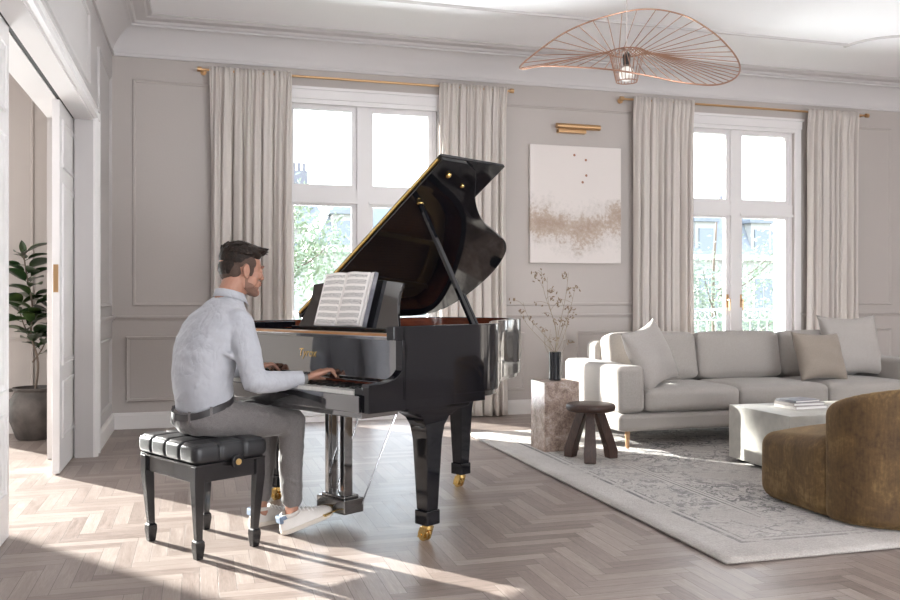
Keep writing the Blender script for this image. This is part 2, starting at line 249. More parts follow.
# ------------------------------------------------------------------ mesh helpers
class MB:
    def __init__(s): s.v = []; s.f = []; s.uv = {}
    def add(s, vs, fs):
        o = len(s.v); s.v += [tuple(x) for x in vs]; s.f += [tuple(i+o for i in f) for f in fs]; return o
    def box(s, x0, x1, y0, y1, z0, z1):
        s.add([(x, y, z) for z in (z0, z1) for y in (y0, y1) for x in (x0, x1)],
              [(0, 2, 3, 1), (4, 5, 7, 6), (0, 1, 5, 4), (2, 6, 7, 3), (0, 4, 6, 2), (1, 3, 7, 5)]); return s
    def obox(s, c, ax, ay, az, hx, hy, hz):     # oriented box
        c = Vector(c); ax, ay, az = (Vector(a).normalized() for a in (ax, ay, az))
        vs = [c+ax*hx*i+ay*hy*j+az*hz*k for k in (-1, 1) for j in (-1, 1) for i in (-1, 1)]
        s.add(vs, [(0, 2, 3, 1), (4, 5, 7, 6), (0, 1, 5, 4), (2, 6, 7, 3), (0, 4, 6, 2), (1, 3, 7, 5)]); return s
    def prism(s, poly, lo, hi, axis='z'):
        n = len(poly)
        def P(p, h):
            return {'z': (p[0], p[1], h), 'x': (h, p[0], p[1]), 'y': (p[0], h, p[1])}[axis]
        s.add([P(p, lo) for p in poly]+[P(p, hi) for p in poly],
              [tuple(range(n-1, -1, -1)), tuple(range(n, 2*n))]+[(i, (i+1) % n, n+(i+1) % n, n+i) for i in range(n)]); return s
    def tube(s, pts, r, n=10, closed=False, flat=1.0):
        pts = [Vector(p) for p in pts]; rr = r if isinstance(r, (list, tuple)) else [r]*len(pts)
        N = len(pts); rings = []; up = None
        for i, p in enumerate(pts):
            if closed: tg = pts[(i+1) % N]-pts[i-1]
            else: tg = pts[min(i+1, N-1)]-pts[max(i-1, 0)]
            tg.normalize()
            if up is None:
                up = Vector((0, 0, 1)) if abs(tg.z) < 0.9 else Vector((1, 0, 0))
            a = tg.cross(up).normalized(); b = a.cross(tg).normalized(); up = b
            rings.append([p+(a*cos(2*pi*k/n)+b*sin(2*pi*k/n)*flat)*rr[i] for k in range(n)])
        o = len(s.v); s.v += [tuple(q) for rg in rings for q in rg]
        for i in range(N if closed else N-1):
            j = (i+1) % N
            for k in range(n): s.f.append((o+i*n+k, o+i*n+(k+1) % n, o+j*n+(k+1) % n, o+j*n+k))
        if not closed:
            s.f.append(tuple(o+k for k in range(n-1, -1, -1))); s.f.append(tuple(o+(N-1)*n+k for k in range(n)))
        return s
    def capsule(s, pts, rr, n=14, sub=4):
        """tapered limb with rounded ends"""
        pts = [Vector(p) for p in pts]; P = []; Q = []
        for i in range(len(pts)-1):
            for k in range(sub):
                t_ = k/sub; P.append(pts[i].lerp(pts[i+1], t_)); Q.append(rr[i]*(1-t_)+rr[i+1]*t_)
        P.append(pts[-1]); Q.append(rr[-1])
        d0 = (P[1]-P[0]).normalized(); d1 = (P[-1]-P[-2]).normalized()
        A = [(P[0]-d0*rr[0]*sin(a), rr[0]*cos(a)) for a in (1.5, 1.2, 0.8, 0.4)]
        B = [(P[-1]+d1*rr[-1]*sin(a), rr[-1]*cos(a)) for a in (0.4, 0.8, 1.2, 1.5)]
        al = A+list(zip(P, Q))+B
        return s.tube([a[0] for a in al], [max(a[1], 1e-4) for a in al], n)
    def ell(s, c, r, rot=None, n=20, m_=12):
        c = Vector(c); vs = [(0, 0, -1)]
        for j in range(1, m_):
            th = -pi/2+pi*j/m_
            vs += [(cos(th)*cos(2*pi*k/n), cos(th)*sin(2*pi*k/n), sin(th)) for k in range(n)]
        vs.append((0, 0, 1)); out = []
        for x in vs:
            q = Vector((x[0]*r[0], x[1]*r[1], x[2]*r[2]))
            if rot is not None: q = rot @ q
            out.append(c+q)
        f = [(0, 1+(k+1) % n, 1+k) for k in range(n)]
        for j in range(m_-2):
            for k in range(n): a = 1+j*n+k; b = 1+j*n+(k+1) % n; f.append((a, b, b+n, a+n))
        l = 1+(m_-2)*n; f += [(l+k, l+(k+1) % n, l+n) for k in range(n)]
        s.add(out, f); return s
    def loft(s, rings, n=24, power=2.0):
        """rings: (cx, cy, cz, rx, ry[, tilt]) ellipses stacked along z"""
        o = len(s.v); N = len(rings)
        for rg in rings:
            cx, cy, cz, rx, ry = rg[:5]; tl = rg[5] if len(rg) > 5 else 0
            for k in range(n):
                a = 2*pi*k/n; ca, sa = cos(a), sin(a)
                x = math.copysign(abs(ca)**(2/power), ca)*rx; y = math.copysign(abs(sa)**(2/power), sa)*ry
                s.v.append((cx+x, cy+y*cos(tl), cz+y*sin(tl)))
        for i in range(N-1):
            for k in range(n): s.f.append((o+i*n+k, o+i*n+(k+1) % n, o+(i+1)*n+(k+1) % n, o+(i+1)*n+k))
        s.f.append(tuple(o+k for k in range(n-1, -1, -1))); s.f.append(tuple(o+(N-1)*n+k for k in range(n)))
        return s
    def lathe(s, prof, c=(0, 0, 0), n=32):
        o = len(s.v); N = len(prof)
        for r_, z in prof:
            for k in range(n): s.v.append((c[0]+r_*cos(2*pi*k/n), c[1]+r_*sin(2*pi*k/n), c[2]+z))
        for i in range(N-1):
            for k in range(n): s.f.append((o+i*n+k, o+i*n+(k+1) % n, o+(i+1)*n+(k+1) % n, o+(i+1)*n+k))
        s.f.append(tuple(o+k for k in range(n-1, -1, -1))); s.f.append(tuple(o+(N-1)*n+k for k in range(n)))
        return s
    def grid(s, nx, ny, fn, closed_x=False):
        o = len(s.v)
        for j in range(ny+1):
            for i in range(nx+1): s.v.append(tuple(fn(i/nx, j/ny)))
        for j in range(ny):
            for i in range(nx): a = o+j*(nx+1)+i; s.f.append((a, a+1, a+nx+2, a+nx+1))
        return s
    def move(s, T):
        s.v = [tuple(T @ Vector(p)) for p in s.v]; return s
    def build(s, name, m_, parent=None, smooth=35, bevel=0, seg=3, loc=None, sub=0, fix=True, solid=0):
        me = bpy.data.meshes.new(name); me.from_pydata(s.v, [], s.f); me.update()
        if fix:
            b = bmesh.new(); b.from_mesh(me); bmesh.ops.recalc_face_normals(b, faces=b.faces); b.to_mesh(me); b.free()
        me.materials.append(M[m_] if isinstance(m_, str) else m_)
        if smooth:
            me.polygons.foreach_set('use_smooth', [True]*len(me.polygons))
            if smooth < 180 and not bevel: me.set_sharp_from_angle(angle=R(smooth))
        o = bpy.data.objects.new(name, me); COL.objects.link(o)
        if parent: o.parent = parent
        if loc: o.location = loc
        if solid:
            k = o.modifiers.new('solid', 'SOLIDIFY'); k.thickness = solid; k.offset = 0
        if bevel:
            k = o.modifiers.new('bevel', 'BEVEL'); k.width = bevel; k.segments = seg; k.limit_method = 'ANGLE'; k.angle_limit = R(30); k.harden_normals = True
        if sub:
            k = o.modifiers.new('sub', 'SUBSURF'); k.levels = sub; k.render_levels = sub
        return o
def tag(o, label, cat, group=None, kind=None):
    o['label'] = label; o['category'] = cat
    if group: o['group'] = group
    if kind: o['kind'] = kind
    return o
def struct(o): o['kind'] = 'structure'; return o
def thing(name, label, cat, loc=(0, 0, 0), rz=0, group=None):
    o = bpy.data.objects.new(name, None); COL.objects.link(o); o.location = loc; o.rotation_euler = (0, 0, rz); o.empty_display_size = 0.1
    return tag(o, label, cat, group)
def voxel(o, size, smooth_it=6, disp=None):
    k = o.modifiers.new('remesh', 'REMESH'); k.mode = 'VOXEL'; k.voxel_size = size; k.use_smooth_shade = True
    k = o.modifiers.new('smooth', 'SMOOTH'); k.factor = 0.5; k.iterations = smooth_it
    for (nm, sc, st, typ) in (disp or []):
        tx = bpy.data.textures.new(nm, typ); tx.noise_scale = sc
        k = o.modifiers.new('disp', 'DISPLACE'); k.texture = tx; k.strength = st; k.mid_level = 0.5; k.texture_coords = 'LOCAL'
    return o
def smooth_path(pts, n=8, closed=False):
    pts = [Vector(p) for p in pts]; out = []; N = len(pts)
    rng = range(N if closed else N-1)
    for i in rng:
        if closed: p0, p1, p2, p3 = pts[i-1], pts[i], pts[(i+1) % N], pts[(i+2) % N]
        else: p0, p1, p2, p3 = pts[max(i-1, 0)], pts[i], pts[i+1], pts[min(i+2, N-1)]
        for k in range(n):
            t_ = k/n
            out.append(0.5*((2*p1)+(p2-p0)*t_+(2*p0-5*p1+4*p2-p3)*t_*t_+(3*p1-p0-3*p2+p3)*t_**3))
    if not closed: out.append(pts[-1])
    return out

# ================================================================== ROOM
XL, YB, ZC = -0.738, 8.15, 3.55
XR, YF = 9.3, -3.0
# floor, herringbone of single boards in one sheet
vs, fs, uvs, rnd = [], [], [], []
n_ = 6
def plank(x, y, hor):
    a, b = (L_, W_) if hor else (W_, L_)
    if x+a < -4.6 or x > XR+0.1 or y+b < YF-0.1 or y > YB+0.4: return
    o = len(vs); vs.extend([(x, y, 0), (x+a, y, 0), (x+a, y+b, 0), (x, y+b, 0)]); fs.append((o, o+1, o+2, o+3))
    uvs.extend([(0, 0), (L_, 0), (L_, W_), (0, W_)] if hor else [(0, 0), (0, W_), (L_, W_), (L_, 0)]); rnd.append(random.random())
for cy in range(-50, 124):
    k0 = -84+((cy+84) % (2*n_))
    for cx in range(k0, 136, 2*n_): plank(cx*W_, cy*W_, True)
for cx in range(-84, 136):
    k0 = -60+((cx+1+60) % (2*n_))
    for cy in range(k0, 124, 2*n_): plank(cx*W_, cy*W_, False)
me = bpy.data.meshes.new('floor'); me.from_pydata(vs, [], fs)
ul = me.uv_layers.new(name='UVMap')
for i, q in enumerate(uvs): ul.data[i].uv = q
at_ = me.attributes.new('rnd', 'FLOAT', 'FACE'); at_.data.foreach_set('value', rnd)
me.materials.append(M['parquet']); fo = bpy.data.objects.new('floor', me); COL.objects.link(fo); struct(fo)
# ceiling
struct(MB().box(-4.6, XR+0.3, YF-0.3, YB+0.35, ZC, ZC+0.2).build('ceiling', 'ceiling', smooth=0))
# back wall with two tall window openings (and the neighbour room's one)
WIN = (1.48, 5.515); HW = 0.72; WTOP = 2.97; WBOT = 0.05; SIDEWIN = -2.95; HWS = 0.95
def wall_with_holes(name, x0, x1, y0, y1, holes, top=ZC, m_='wall'):
    b = MB(); x = x0
    for (a, c, z0, z1) in holes:
        b.box(x, a, y0, y1, 0, top)
        if z0 > 0: b.box(a, c, y0, y1, 0, z0)
        b.box(a, c, y0, y1, z1, top); x = c
    b.box(x, x1, y0, y1, 0, top)
    return struct(b.build(name, m_, smooth=0))
wall_with_holes('wall_back', XL-0.3, XR, YB, YB+0.35, [(c-HW, c+HW, WBOT, WTOP) for c in WIN])
wall_with_holes('wall_back_side_room', -4.6, XL-0.3, YB, YB+0.35, [(SIDEWIN-HWS, SIDEWIN+HWS, WBOT, 2.13)])
struct(MB().box(XR, XR+0.3, YF, YB+0.35, 0, ZC).build('wall_right', 'wall', smooth=0))
struct(MB().box(-4.6, XR+0.3, YF-0.3, YF, 0, ZC).build('wall_front', 'wall', smooth=0))
struct(MB().box(-4.6, -4.5, YF, YB+0.35, 0, ZC).build('wall_left_side_room', 'wall', smooth=0))
# left wall with pocket door opening, pockets open in its thickness
OY0, OY1, OZ = 3.50, 6.75, 2.436; XW = XL-0.305
b = MB()
b.box(XW, XL, YF, 3.0, 0, ZC)
b.box(XW, XL, 3.0, YB, OZ, ZC)
for a, c in ((3.0, OY0), (OY1, YB)):
    b.box(XL-0.125, XL, a, c, 0, OZ); b.box(XW, XW+0.11, a, c, 0, OZ)
struct(b.build('wall_left', 'wall_pale', smooth=0))
# ---- panel mouldings
def frame(axis, plane, a0, a1, z0, z1, sgn=-1, w_=0.03, d=0.016):
    """rectangular raised moulding on a wall; axis 'y' = back wall (runs in x), 'x' = left wall (runs in y)"""
    prof = [(0, 0), (0.004, d*0.8), (0.010, d), (0.016, d*0.55), (w_*0.8, d*0.45), (w_, 0)]
    b = MB(); cs = [(a0, z0, 1, 1), (a1, z0, -1, 1), (a1, z1, -1, -1), (a0, z1, 1, -1)]
    n = len(prof); o = 0
    for (a, z, sa, sz) in cs:
        for (q, h) in prof:
            aa, zz = a+sa*q, z+sz*q
            b.v.append((aa, plane+sgn*h, zz) if axis == 'y' else (plane+sgn*h, aa, zz))
    for i in range(4):
        j = (i+1) % 4
        for k in range(n-1): b.f.append((i*n+k, j*n+k, j*n+k+1, i*n+k+1))
    return b
TN = [0]
def trim(b, m_='wall', **kw):
    TN[0] += 1; return struct(b.build('trim_%d' % TN[0], m_, **kw))
PT, PB_, LT, LB = 3.07, 1.075, 0.81, 0.235
for a0, a1, up in ((-0.57, 0.62, 1), (2.36, 4.72, 1), (6.50, 7.52, 1), (7.78, 9.1, 1)):
    trim(frame('y', YB, a0, a1, PB_, PT))
for a0, a1 in ((-0.625, 0.62), (2.36, 3.10), (3.66, 4.72), (6.50, 7.52), (7.78, 9.1)):
    trim(frame('y', YB, a0, a1, LB, LT))
def rail(y_or_x, a0, a1, axis, sgn, z=0.985, m_='wall'):
    prof = [(0, -0.035), (0.010, -0.035), (0.014, -0.022), (0.026, -0.014), (0.030, 0.0), (0.026, 0.008), (0, 0.008)]
    b = MB()
    if axis == 'y': b.prism([(y_or_x+sgn*d, z+h) for d, h in prof], a0, a1, 'x')
    else: b.prism([(y_or_x+sgn*d, z+h) for d, h in prof], a0, a1, 'y')
    return trim(b, m_)
for a0, a1 in ((XL, 1.48-HW-0.07), (1.48+HW+0.07, 5.515-HW-0.07), (5.515+HW+0.07, XR)):
    rail(YB, a0, a1, 'y', -1)
rail(YB, -4.5, SIDEWIN-HWS-0.07, 'y', -1); rail(YB, SIDEWIN+HWS+0.07, XW, 'y', -1)
rail(XL, OY1+0.20, YB, 'x', 1, m_='wall_pale')
trim(frame('x', XL, 7.03, 7.95, PB_, 3.03, 1), 'wall_pale'); trim(frame('x', XL, 7.03, 7.95, LB, LT, 1), 'wall_pale')
trim(frame('x', XL, 4.30, 6.45, 2.60, 3.10, 1), 'wall_pale'); trim(frame('x', XL, 1.9, 4.15, 2.60, 3.10, 1), 'wall_pale')
trim(frame('y', YB, SIDEWIN+HWS+0.18, -1.36, PB_, PT)); trim(frame('y', YB, SIDEWIN+HWS+0.18, -1.36, LB, LT))
trim(frame('y', YB, -1.26, -1.10, PB_, PT))
# ---- skirting
def skirting(name, b): return struct(b.build(name, 'base_white', smooth=30))
def sk_prof(s): return [(0, 0), (s*0.022, 0), (s*0.022, 0.118), (s*0.016, 0.128), (s*0.012, 0.140), (0, 0.142)]
b = MB()
for a0, a1 in ((XL, 1.48-HW-0.07), (1.48+HW+0.07, 5.515-HW-0.07), (5.515+HW+0.07, XR)):
    b.prism([(YB+p, q) for p, q in sk_prof(-1)], a0, a1, 'x')
skirting('baseboard_back', b)
skirting('baseboard_side_room', MB().prism([(YB+p, q) for p, q in sk_prof(-1)], SIDEWIN+HWS+0.07, XW, 'x'))
skirting('baseboard_left', MB().prism([(XL+p, q) for p, q in sk_prof(1)], OY1+0.20, YB, 'y'))
# ---- door casing round the pocket door opening
b = MB()
cp = [(0, 0), (0.012, 0), (0.03, 0.03), (0.03, 0.05), (0.018, 0.07), (0.018, 0.16), (0.030, 0.175), (0.030, 0.19), (0, 0.2)]
b.prism([(XL+d, OY1+a) for d, a in cp], 0, OZ+0.09, 'z')
b.prism([(XL+d, OY0-a) for d, a in cp], 0, OZ+0.09, 'z')
b.prism([(XL+d, OZ+a*0.42) for d, a in cp], OY0-0.2, OY1+0.2, 'y')
struct(b.build('door_1_casing', 'white', smooth=30)); bpy.data.objects['door_1_casing'].name = 'trim_40'
# dark running track in the soffit
struct(MB().box(XL-0.152, XL-0.125, OY0, OY1, OZ-0.006, OZ+0.03).build('trim_41', 'dark_plinth', smooth=0))
struct(MB().box(XL-0.305, XL-0.152, OY0, OY1, OZ-0.012, OZ+0.02).build('trim_42', 'white', smooth=0))
struct(MB().box(XL-0.125, XL, OY0, OY1, OZ-0.012, OZ+0.002).build('trim_43', 'white', smooth=0))
# ---- pocket door leaves
def leaf(n, y0, y1, lead):
    d = struct(MB().box(XL-0.180, XL-0.134, y0, y1, 0.008, OZ-0.01).build('door_%d' % n, 'white', bevel=0.003, seg=2))
    for (z0, z1) in ((0.22, 0.60), (0.70, 1.90), (2.0, 2.32)):
        pn = frame('x', XL-0.134, y0+0.10, y1-0.10, z0, z1, 1, 0.04, 0.012); pn.build('door_panel', 'white', d)
    ye = y0 if lead < 0 else y1
    h = MB().box(XL-0.172, XL-0.142, ye-0.003, ye+0.003, 1.18, 1.36); h.build('door_handle', 'brass_satin', d, bevel=0.001)
    return d
leaf(1, 6.13, 7.50, -1); leaf(2, 3.10, 4.57, 1)
# ---- cornice: cove round the room
CP = [(0, 3.262), (0.018, 3.262), (0.022, 3.285), (0.012, 3.295), (0.012, 3.315)]
CP += [(0.012+0.15*(0.5*(1-cos(a))+0.5*a/(pi/2)), 3.315+0.175*(0.5*sin(a)+0.5*a/(pi/2))) for a in [i*pi/2/8 for i in range(1, 9)]]
CP += [(0.175, 3.49), (0.175, 3.508), (0.20, 3.512), (0.215, 3.528), (0.30, 3.530), (0.318, 3.542), (0.345, 3.542), (0.352, ZC), (0, ZC)]
def sweep_rect(prof, x0, x1, y0, y1, name, m_):
    b = MB(); n = len(prof)
    cs = [(x0, y0, 1, 1), (x1, y0, -1, 1), (x1, y1, -1, -1), (x0, y1, 1, -1)]
    for (x, y, sx_, sy) in cs:
        for q, z in prof: b.v.append((x+sx_*q, y+sy*q, z))
    for i in range(4):
        j = (i+1) % 4
        for k in range(n): b.f.append((i*n+k, j*n+k, j*n+(k+1) % n, i*n+(k+1) % n))
    return struct(b.build(name, m_, smooth=30))
sweep_rect(CP, XL, XR, YF, YB, 'trim_44', 'cornice')
# ceiling panel mouldings with notched corners
def ribbon(pts, name, w_=0.022, h=0.016):
    b = MB(); pts = [Vector(p) for p in pts]; N = len(pts)
    for i, p in enumerate(pts):
        tg = (pts[min(i+1, N-1)]-pts[max(i-1, 0)]).normalized(); nm = Vector((-tg.y, tg.x, 0))
        for (a, z) in ((-w_, ZC), (-w_*0.5, ZC-h), (w_*0.3, ZC-h), (w_, ZC)): q = p+nm*a; b.v.append((q.x, q.y, z))
    for i in range(N-1):
        for k in range(3): b.f.append((i*4+k, i*4+k+1, i*4+k+5, i*4+k+4))
    return struct(b.build(name, 'plaster', smooth=40))
def notch(cx, cy, r_, a0, a1): return [(cx+r_*cos(R(a0+(a1-a0)*k/10)), cy+r_*sin(R(a0+(a1-a0)*k/10)), ZC) for k in range(11)]
ribbon([(0.45, 6.9, ZC), (5.88, 6.93, ZC)], 'trim_45')
ribbon(notch(6.33, 6.95, 0.42, 175, 275), 'trim_46'); ribbon([(6.36, 6.5, ZC), (6.36, -1.5, ZC)], 'trim_47')
ribbon(notch(0.05, 6.95, 0.42, 5, -95), 'trim_48'); ribbon([(0.02, 6.5, ZC), (0.02, -1.5, ZC)], 'trim_49')

# ================================================================== WINDOWS
def window(n, cx):
    y0 = YB+0.05; y1 = YB+0.115; x0, x1 = cx-HW, cx+HW
    wf = struct(MB().box(x0, x0+0.032, y0-0.01, y1, WBOT, WTOP).box(x1-0.032, x1, y0-0.01, y1, WBOT, WTOP)
                .box(x0+0.031, x1-0.031, y0-0.012, y1-0.003, 2.945, WTOP-0.001).box(x0+0.031, x1-0.031, y0-0.012, y1-0.003, WBOT, WBOT+0.035)
                .box(cx-0.055, cx+0.055, y0-0.028, y1-0.001, WBOT+0.001, WTOP-0.001).box(x0+0.002, cx-0.054, y0-0.022, y1-0.002, 2.05, 2.165).box(cx+0.054, x1-0.002, y0-0.022, y1-0.002, 2.05, 2.165)
                .box(x0+0.003, cx-0.053, y0-0.042, y0-0.018, 2.035, 2.06).box(cx+0.053, x1-0.003, y0-0.042, y0-0.018, 2.035, 2.06).build('window_%d' % n, 'white', smooth=0))
    for a0, a1 in ((x0+0.032, cx-0.055), (cx+0.055, x1-0.032)):
        for z0, z1 in ((WBOT+0.035, 2.05), (2.165, 2.945)):
            s = 0.046
            f = MB().box(a0, a0+s, y0, y1-0.01, z0, z1).box(a1-s, a1, y0, y1-0.01, z0, z1).box(a0+s, a1-s, y0, y1-0.01, z0, z0+(s if z0 > 1 else 0.07)).box(a0+s, a1-s, y0, y1-0.01, z1-s*0.8, z1)
            f.build('window_frame', 'white', wf, smooth=0)
            MB().box(a0+s-0.005, a1-s+0.005, y0+0.025, y0+0.031, z0+0.03, z1-0.03).build('window_pane', 'glass', wf, smooth=0)
    for s in (-1, 1):
        hb = MB().box(cx+s*0.082-0.012, cx+s*0.082+0.012, y0-0.008, y0, 1.05, 1.19)
        hb.tube([(cx+s*0.082, y0-0.005, 1.13), (cx+s*0.082, y0-0.045, 1.13)], 0.007)
        hb.tube([(cx+s*0.082, y0-0.045, 1.14), (cx+s*0.082, y0-0.045, 1.02)], 0.008)
        hb.build('window_handle', 'brass_satin', wf)
    # casing boards and head on the room side
    w0 = 0.075
    MB().box(x0-w0, x0, YB-0.018, YB, 0, WTOP+0.02).box(x1, x1+w0, YB-0.018, YB, 0, WTOP+0.02)\
        .box(x0-w0-0.01, x1+w0+0.01, YB-0.024, YB, WTOP+0.021, 3.075).box(x0-w0-0.025, x1+w0+0.025, YB-0.04, YB, 3.075, 3.10)\
        .box(x0+0.001, x1-0.001, YB-0.016, YB+0.03, WTOP-0.02, WTOP+0.0195).build('window_casing', 'white', wf, smooth=0)
    MB().box(x0, x1, YB-0.02, YB+0.35, 0.0, WBOT).build('window_sill', 'white', wf)
    return wf
window(1, 1.48); window(2, 5.515); 
x0, x1 = SIDEWIN-HWS, SIDEWIN+HWS
wf = struct(MB().box(x0, x0+0.05, YB+0.04, YB+0.11, WBOT, 2.13).box(x1-0.05, x1, YB+0.04, YB+0.11, WBOT, 2.13).box(x0+0.05, x1-0.05, YB+0.04, YB+0.11, 2.09, 2.13).box(x0+0.05, x1-0.05, YB+0.04, YB+0.11, WBOT, WBOT+0.05).build('window_3', 'white'))
MB().box(x0+0.05, x1-0.05, YB+0.07, YB+0.076, WBOT+0.05, 2.09).build('window_pane', 'glass', wf, smooth=0)
M['iron'] = mat('grey_iron', (0.25, 0.27, 0.30), 0.5, 0.5)
def balcony(cx, label):
    b = thing('balcony_railing', label, 'railing', (cx, YB+0.75, 0), 0)
    MB().tube([(-0.95, 0, 1.02), (0.95, 0, 1.02)], 0.016).tube([(-0.95, 0, 0.90), (0.95, 0, 0.90)], 0.008).tube([(-0.95, 0, 0.12), (0.95, 0, 0.12)], 0.012).build('top_rail', 'iron', b)
    q = MB()
    for k in range(17):
        x = -0.92+k*0.115; q.tube([(x, 0, 0.0), (x, 0, 0.9)], 0.007, 6)
        q.tube([(x+0.0575+0.04*cos(a), 0, 0.96+0.04*sin(a)) for a in [i*pi/6 for i in range(12)]], 0.005, 5, closed=True)
    q.build('baluster_row', 'iron', b)
    MB().box(-1.0, 1.0, -0.38, 0.05, -0.15, -0.03).build('balcony_slab', 'canvas_edge', b)
balcony(1.48, 'grey iron balcony railing outside the window behind the piano')
balcony(5.515, 'grey iron balcony railing outside the window behind the sofa')
# ================================================================== CURTAINS
def rod(x0, x1, label):
    t_ = thing('curtain_rod', label, 'curtain rod', ((x0+x1)/2, YB, 3.17), 0, 'brass curtain rods'); h = (x1-x0)/2
    MB().tube([(-h, -0.10, 0), (h, -0.10, 0)], 0.0115, 12).build('rod', 'brass_satin', t_)
    for s in (-1, 1):
        MB().tube([(s*(h+0.002), -0.11, 0), (s*(h-0.035), -0.11, 0)], 0.022, 14).build('finial', 'brass_satin', t_)
        MB().tube([(s*(h-0.05), -0.11, 0), (s*(h-0.05), 0.0, 0)], 0.008, 8).tube([(s*(h-0.05), -0.012, 0), (s*(h-0.05), 0.0, 0)], 0.028, 14).build('bracket', 'brass_satin', t_)
rod(-0.02, 2.94, 'slim brass curtain rod over the window behind the piano')
rod(4.09, 7.11, 'slim brass curtain rod over the window behind the sofa')
def curtain(x0, x1, label, seed, np_=7):
    rnd_ = random.Random(seed); W = x1-x0; cx = (x0+x1)/2
    ph = [rnd_.uniform(-0.5, 0.5) for _ in range(20)]; am = [rnd_.uniform(0.7, 1.25) for _ in range(20)]
    def fn(u, v_):
        z = 0.012+v_*3.185; drop = 1-v_
        q = u*np_; a = q+0.35*sin(q*1.7+ph[0])*0.4+0.10*sin(drop*2.5+ph[1])
        top = max(0, (v_-0.965)/0.035)
        amp = (0.016+0.020*min(1, drop*3.0))*am[int(q) % 20]*(1-top*0.65)
        y = amp*sin(2*pi*a)-0.020*min(1, max(0, (v_-0.93)/0.05))+0.012*sin(2*pi*a*2.3+drop*2)+(0.006*sin(2*pi*u*31+ph[2])*max(0, (v_-0.8)*5))
        spread = 1+0.035*drop*drop-0.02*sin(drop*pi)
        x = (u-0.5)*W*spread+0.012*sin(2*pi*a+1.3)*min(1, drop*4)
        return (x, y, z)
    o = MB().grid(150, 40, fn).build('curtain', 'curtain', smooth=180, loc=(cx, YB-0.105, 0), fix=False, solid=0.004)
    return tag(o, label, 'curtain', 'linen curtains')
curtain(0.08, 0.80, 'long beige linen curtain hanging behind the seated man', 1, 8)
curtain(2.19, 2.87, 'beige linen curtain behind the raised lid of the piano', 2, 8)
curtain(4.235, 4.93, 'beige linen curtain between the painting and the right window', 3, 8)
curtain(6.32, 6.98, 'beige linen curtain right of the sofa window', 4, 8)

# ================================================================== WALL THINGS
pn = thing('painting', 'abstract painting with pale pink sky above a gold beige cloud band', 'painting', (3.14, YB-0.045, 1.50))
MB().box(0, 0.99, 0.0, 0.040, 0, 1.175).build('canvas', 'painting', pn, bevel=0.003, seg=2)
pl_ = thing('picture_light', 'small brass picture lamp above the abstract painting', 'wall lamp', (3.64, YB, 2.85))
MB().tube([(-0.235, -0.085, 0.012), (0.235, -0.085, 0.012)], 0.028, 20).build('lamp_tube', 'brass_satin', pl_)
MB().box(-0.20, 0.10, -0.06, 0.0, -0.045, -0.010).build('wall_bracket', 'brass_satin', pl_, bevel=0.003)

# ================================================================== RUG
rg = MB()
def rugfn(u, v_): return (u*RX, v_*RY, 0.013+0.0018*sin(u*23)*sin(v_*19))
rg.grid(60, 50, rugfn)
o = rg.build('rug', 'rug', smooth=180, loc=(2.15, 3.25, 0), solid=0.012)
tag(o, 'large worn cream rug with faded grey oriental pattern under the sofa group', 'rug')

# ================================================================== SOFA
sofa = thing('sofa', 'long light grey linen three seat sofa on slim oak legs', 'sofa', (4.42, 6.38, 0.0212))
SX0, SX1, SY0, SY1 = -1.45, 1.43, -0.53, 0.50
MB().box(SX0, SX1, SY0, SY1, 0.132, 0.262).build('base', 'sofa', sofa, bevel=0.035, seg=4)
for s, (a, c) in ((-1, (SX0, SX0+0.22)), (1, (SX1-0.22, SX1))):
    MB().box(a, c, SY0+0.005, SY1-0.0, 0.266, 0.618).build('arm', 'sofa', sofa, bevel=0.045, seg=5)
MB().box(SX0+0.20, SX1-0.20, 0.30, SY1, 0.264, 0.765).build('back', 'sofa', sofa, bevel=0.05, seg=5)
def cushion(x0, x1, y0, y1, z0, z1, crown=0.02, nx=20, ny=20, bev=0.05, axis='z'):
    """soft block: rounded edges and crowned big faces"""
    b = MB(); cx, cy, cz = (x0+x1)/2, (y0+y1)/2, (z0+z1)/2; hx, hy, hz = (x1-x0)/2, (y1-y0)/2, (z1-z0)/2
    bm = bmesh.new(); bmesh.ops.create_cube(bm, size=2); bmesh.ops.subdivide_edges(bm, edges=bm.edges, cuts=14, use_grid_fill=True)
    vs_ = []
    for v_ in bm.verts:
        p = v_.co; h = Vector((hx, hy, hz)); q = Vector((p.x*hx, p.y*hy, p.z*hz)); inn = Vector((max(-hx+bev, min(hx-bev, q.x)), max(-hy+bev, min(hy-bev, q.y)), max(-hz+bev, min(hz-bev, q.z))))
        d_ = q-inn
        if d_.length > 1e-6: q = inn+d_.normalized()*min(bev, max(abs(d_.x), abs(d_.y), abs(d_.z)))
        ww = {'z': (1-p.x**2)*(1-p.y**2), 'y': (1-p.x**2)*(1-p.z**2)}[axis]
        if axis == 'z': q.z += crown*ww*p.z; q.y += 0.3*crown*(1-p.x**2)*(1-p.z**2)*p.y
        else: q.y += crown*ww*p.y; q.z += 0.4*crown*(1-p.x**2)*(1-p.y**2)*p.z
        v_.co = q+Vector((cx, cy, cz))
    vs_ = [tuple(v_.co) for v_ in bm.verts]; fs_ = [tuple(v_.index for v_ in f.verts) for f in bm.faces]
    b.add(vs_, fs_); bm.free(); return b
ix0, ix1 = SX0+0.222, SX1-0.222; cw = (ix1-ix0)/3
for k in range(3):
    cushion(ix0+cw*k+0.003, ix0+cw*(k+1)-0.003, SY0-0.005, 0.16, 0.268, 0.445, 0.018).build('seat_cushion', 'sofa', sofa, smooth=180)
for k in range(3):
    c_ = cushion(ix0+cw*k+0.004, ix0+cw*(k+1)-0.004, -0.10, 0.11, -0.19, 0.20, 0.035, axis='y', bev=0.055)
    c_.move(Matrix.Translation((0, 0.165, 0.632)) @ Matrix.Rotation(R(-11), 4, 'X')).build('back_cushion', 'sofa', sofa, smooth=180)
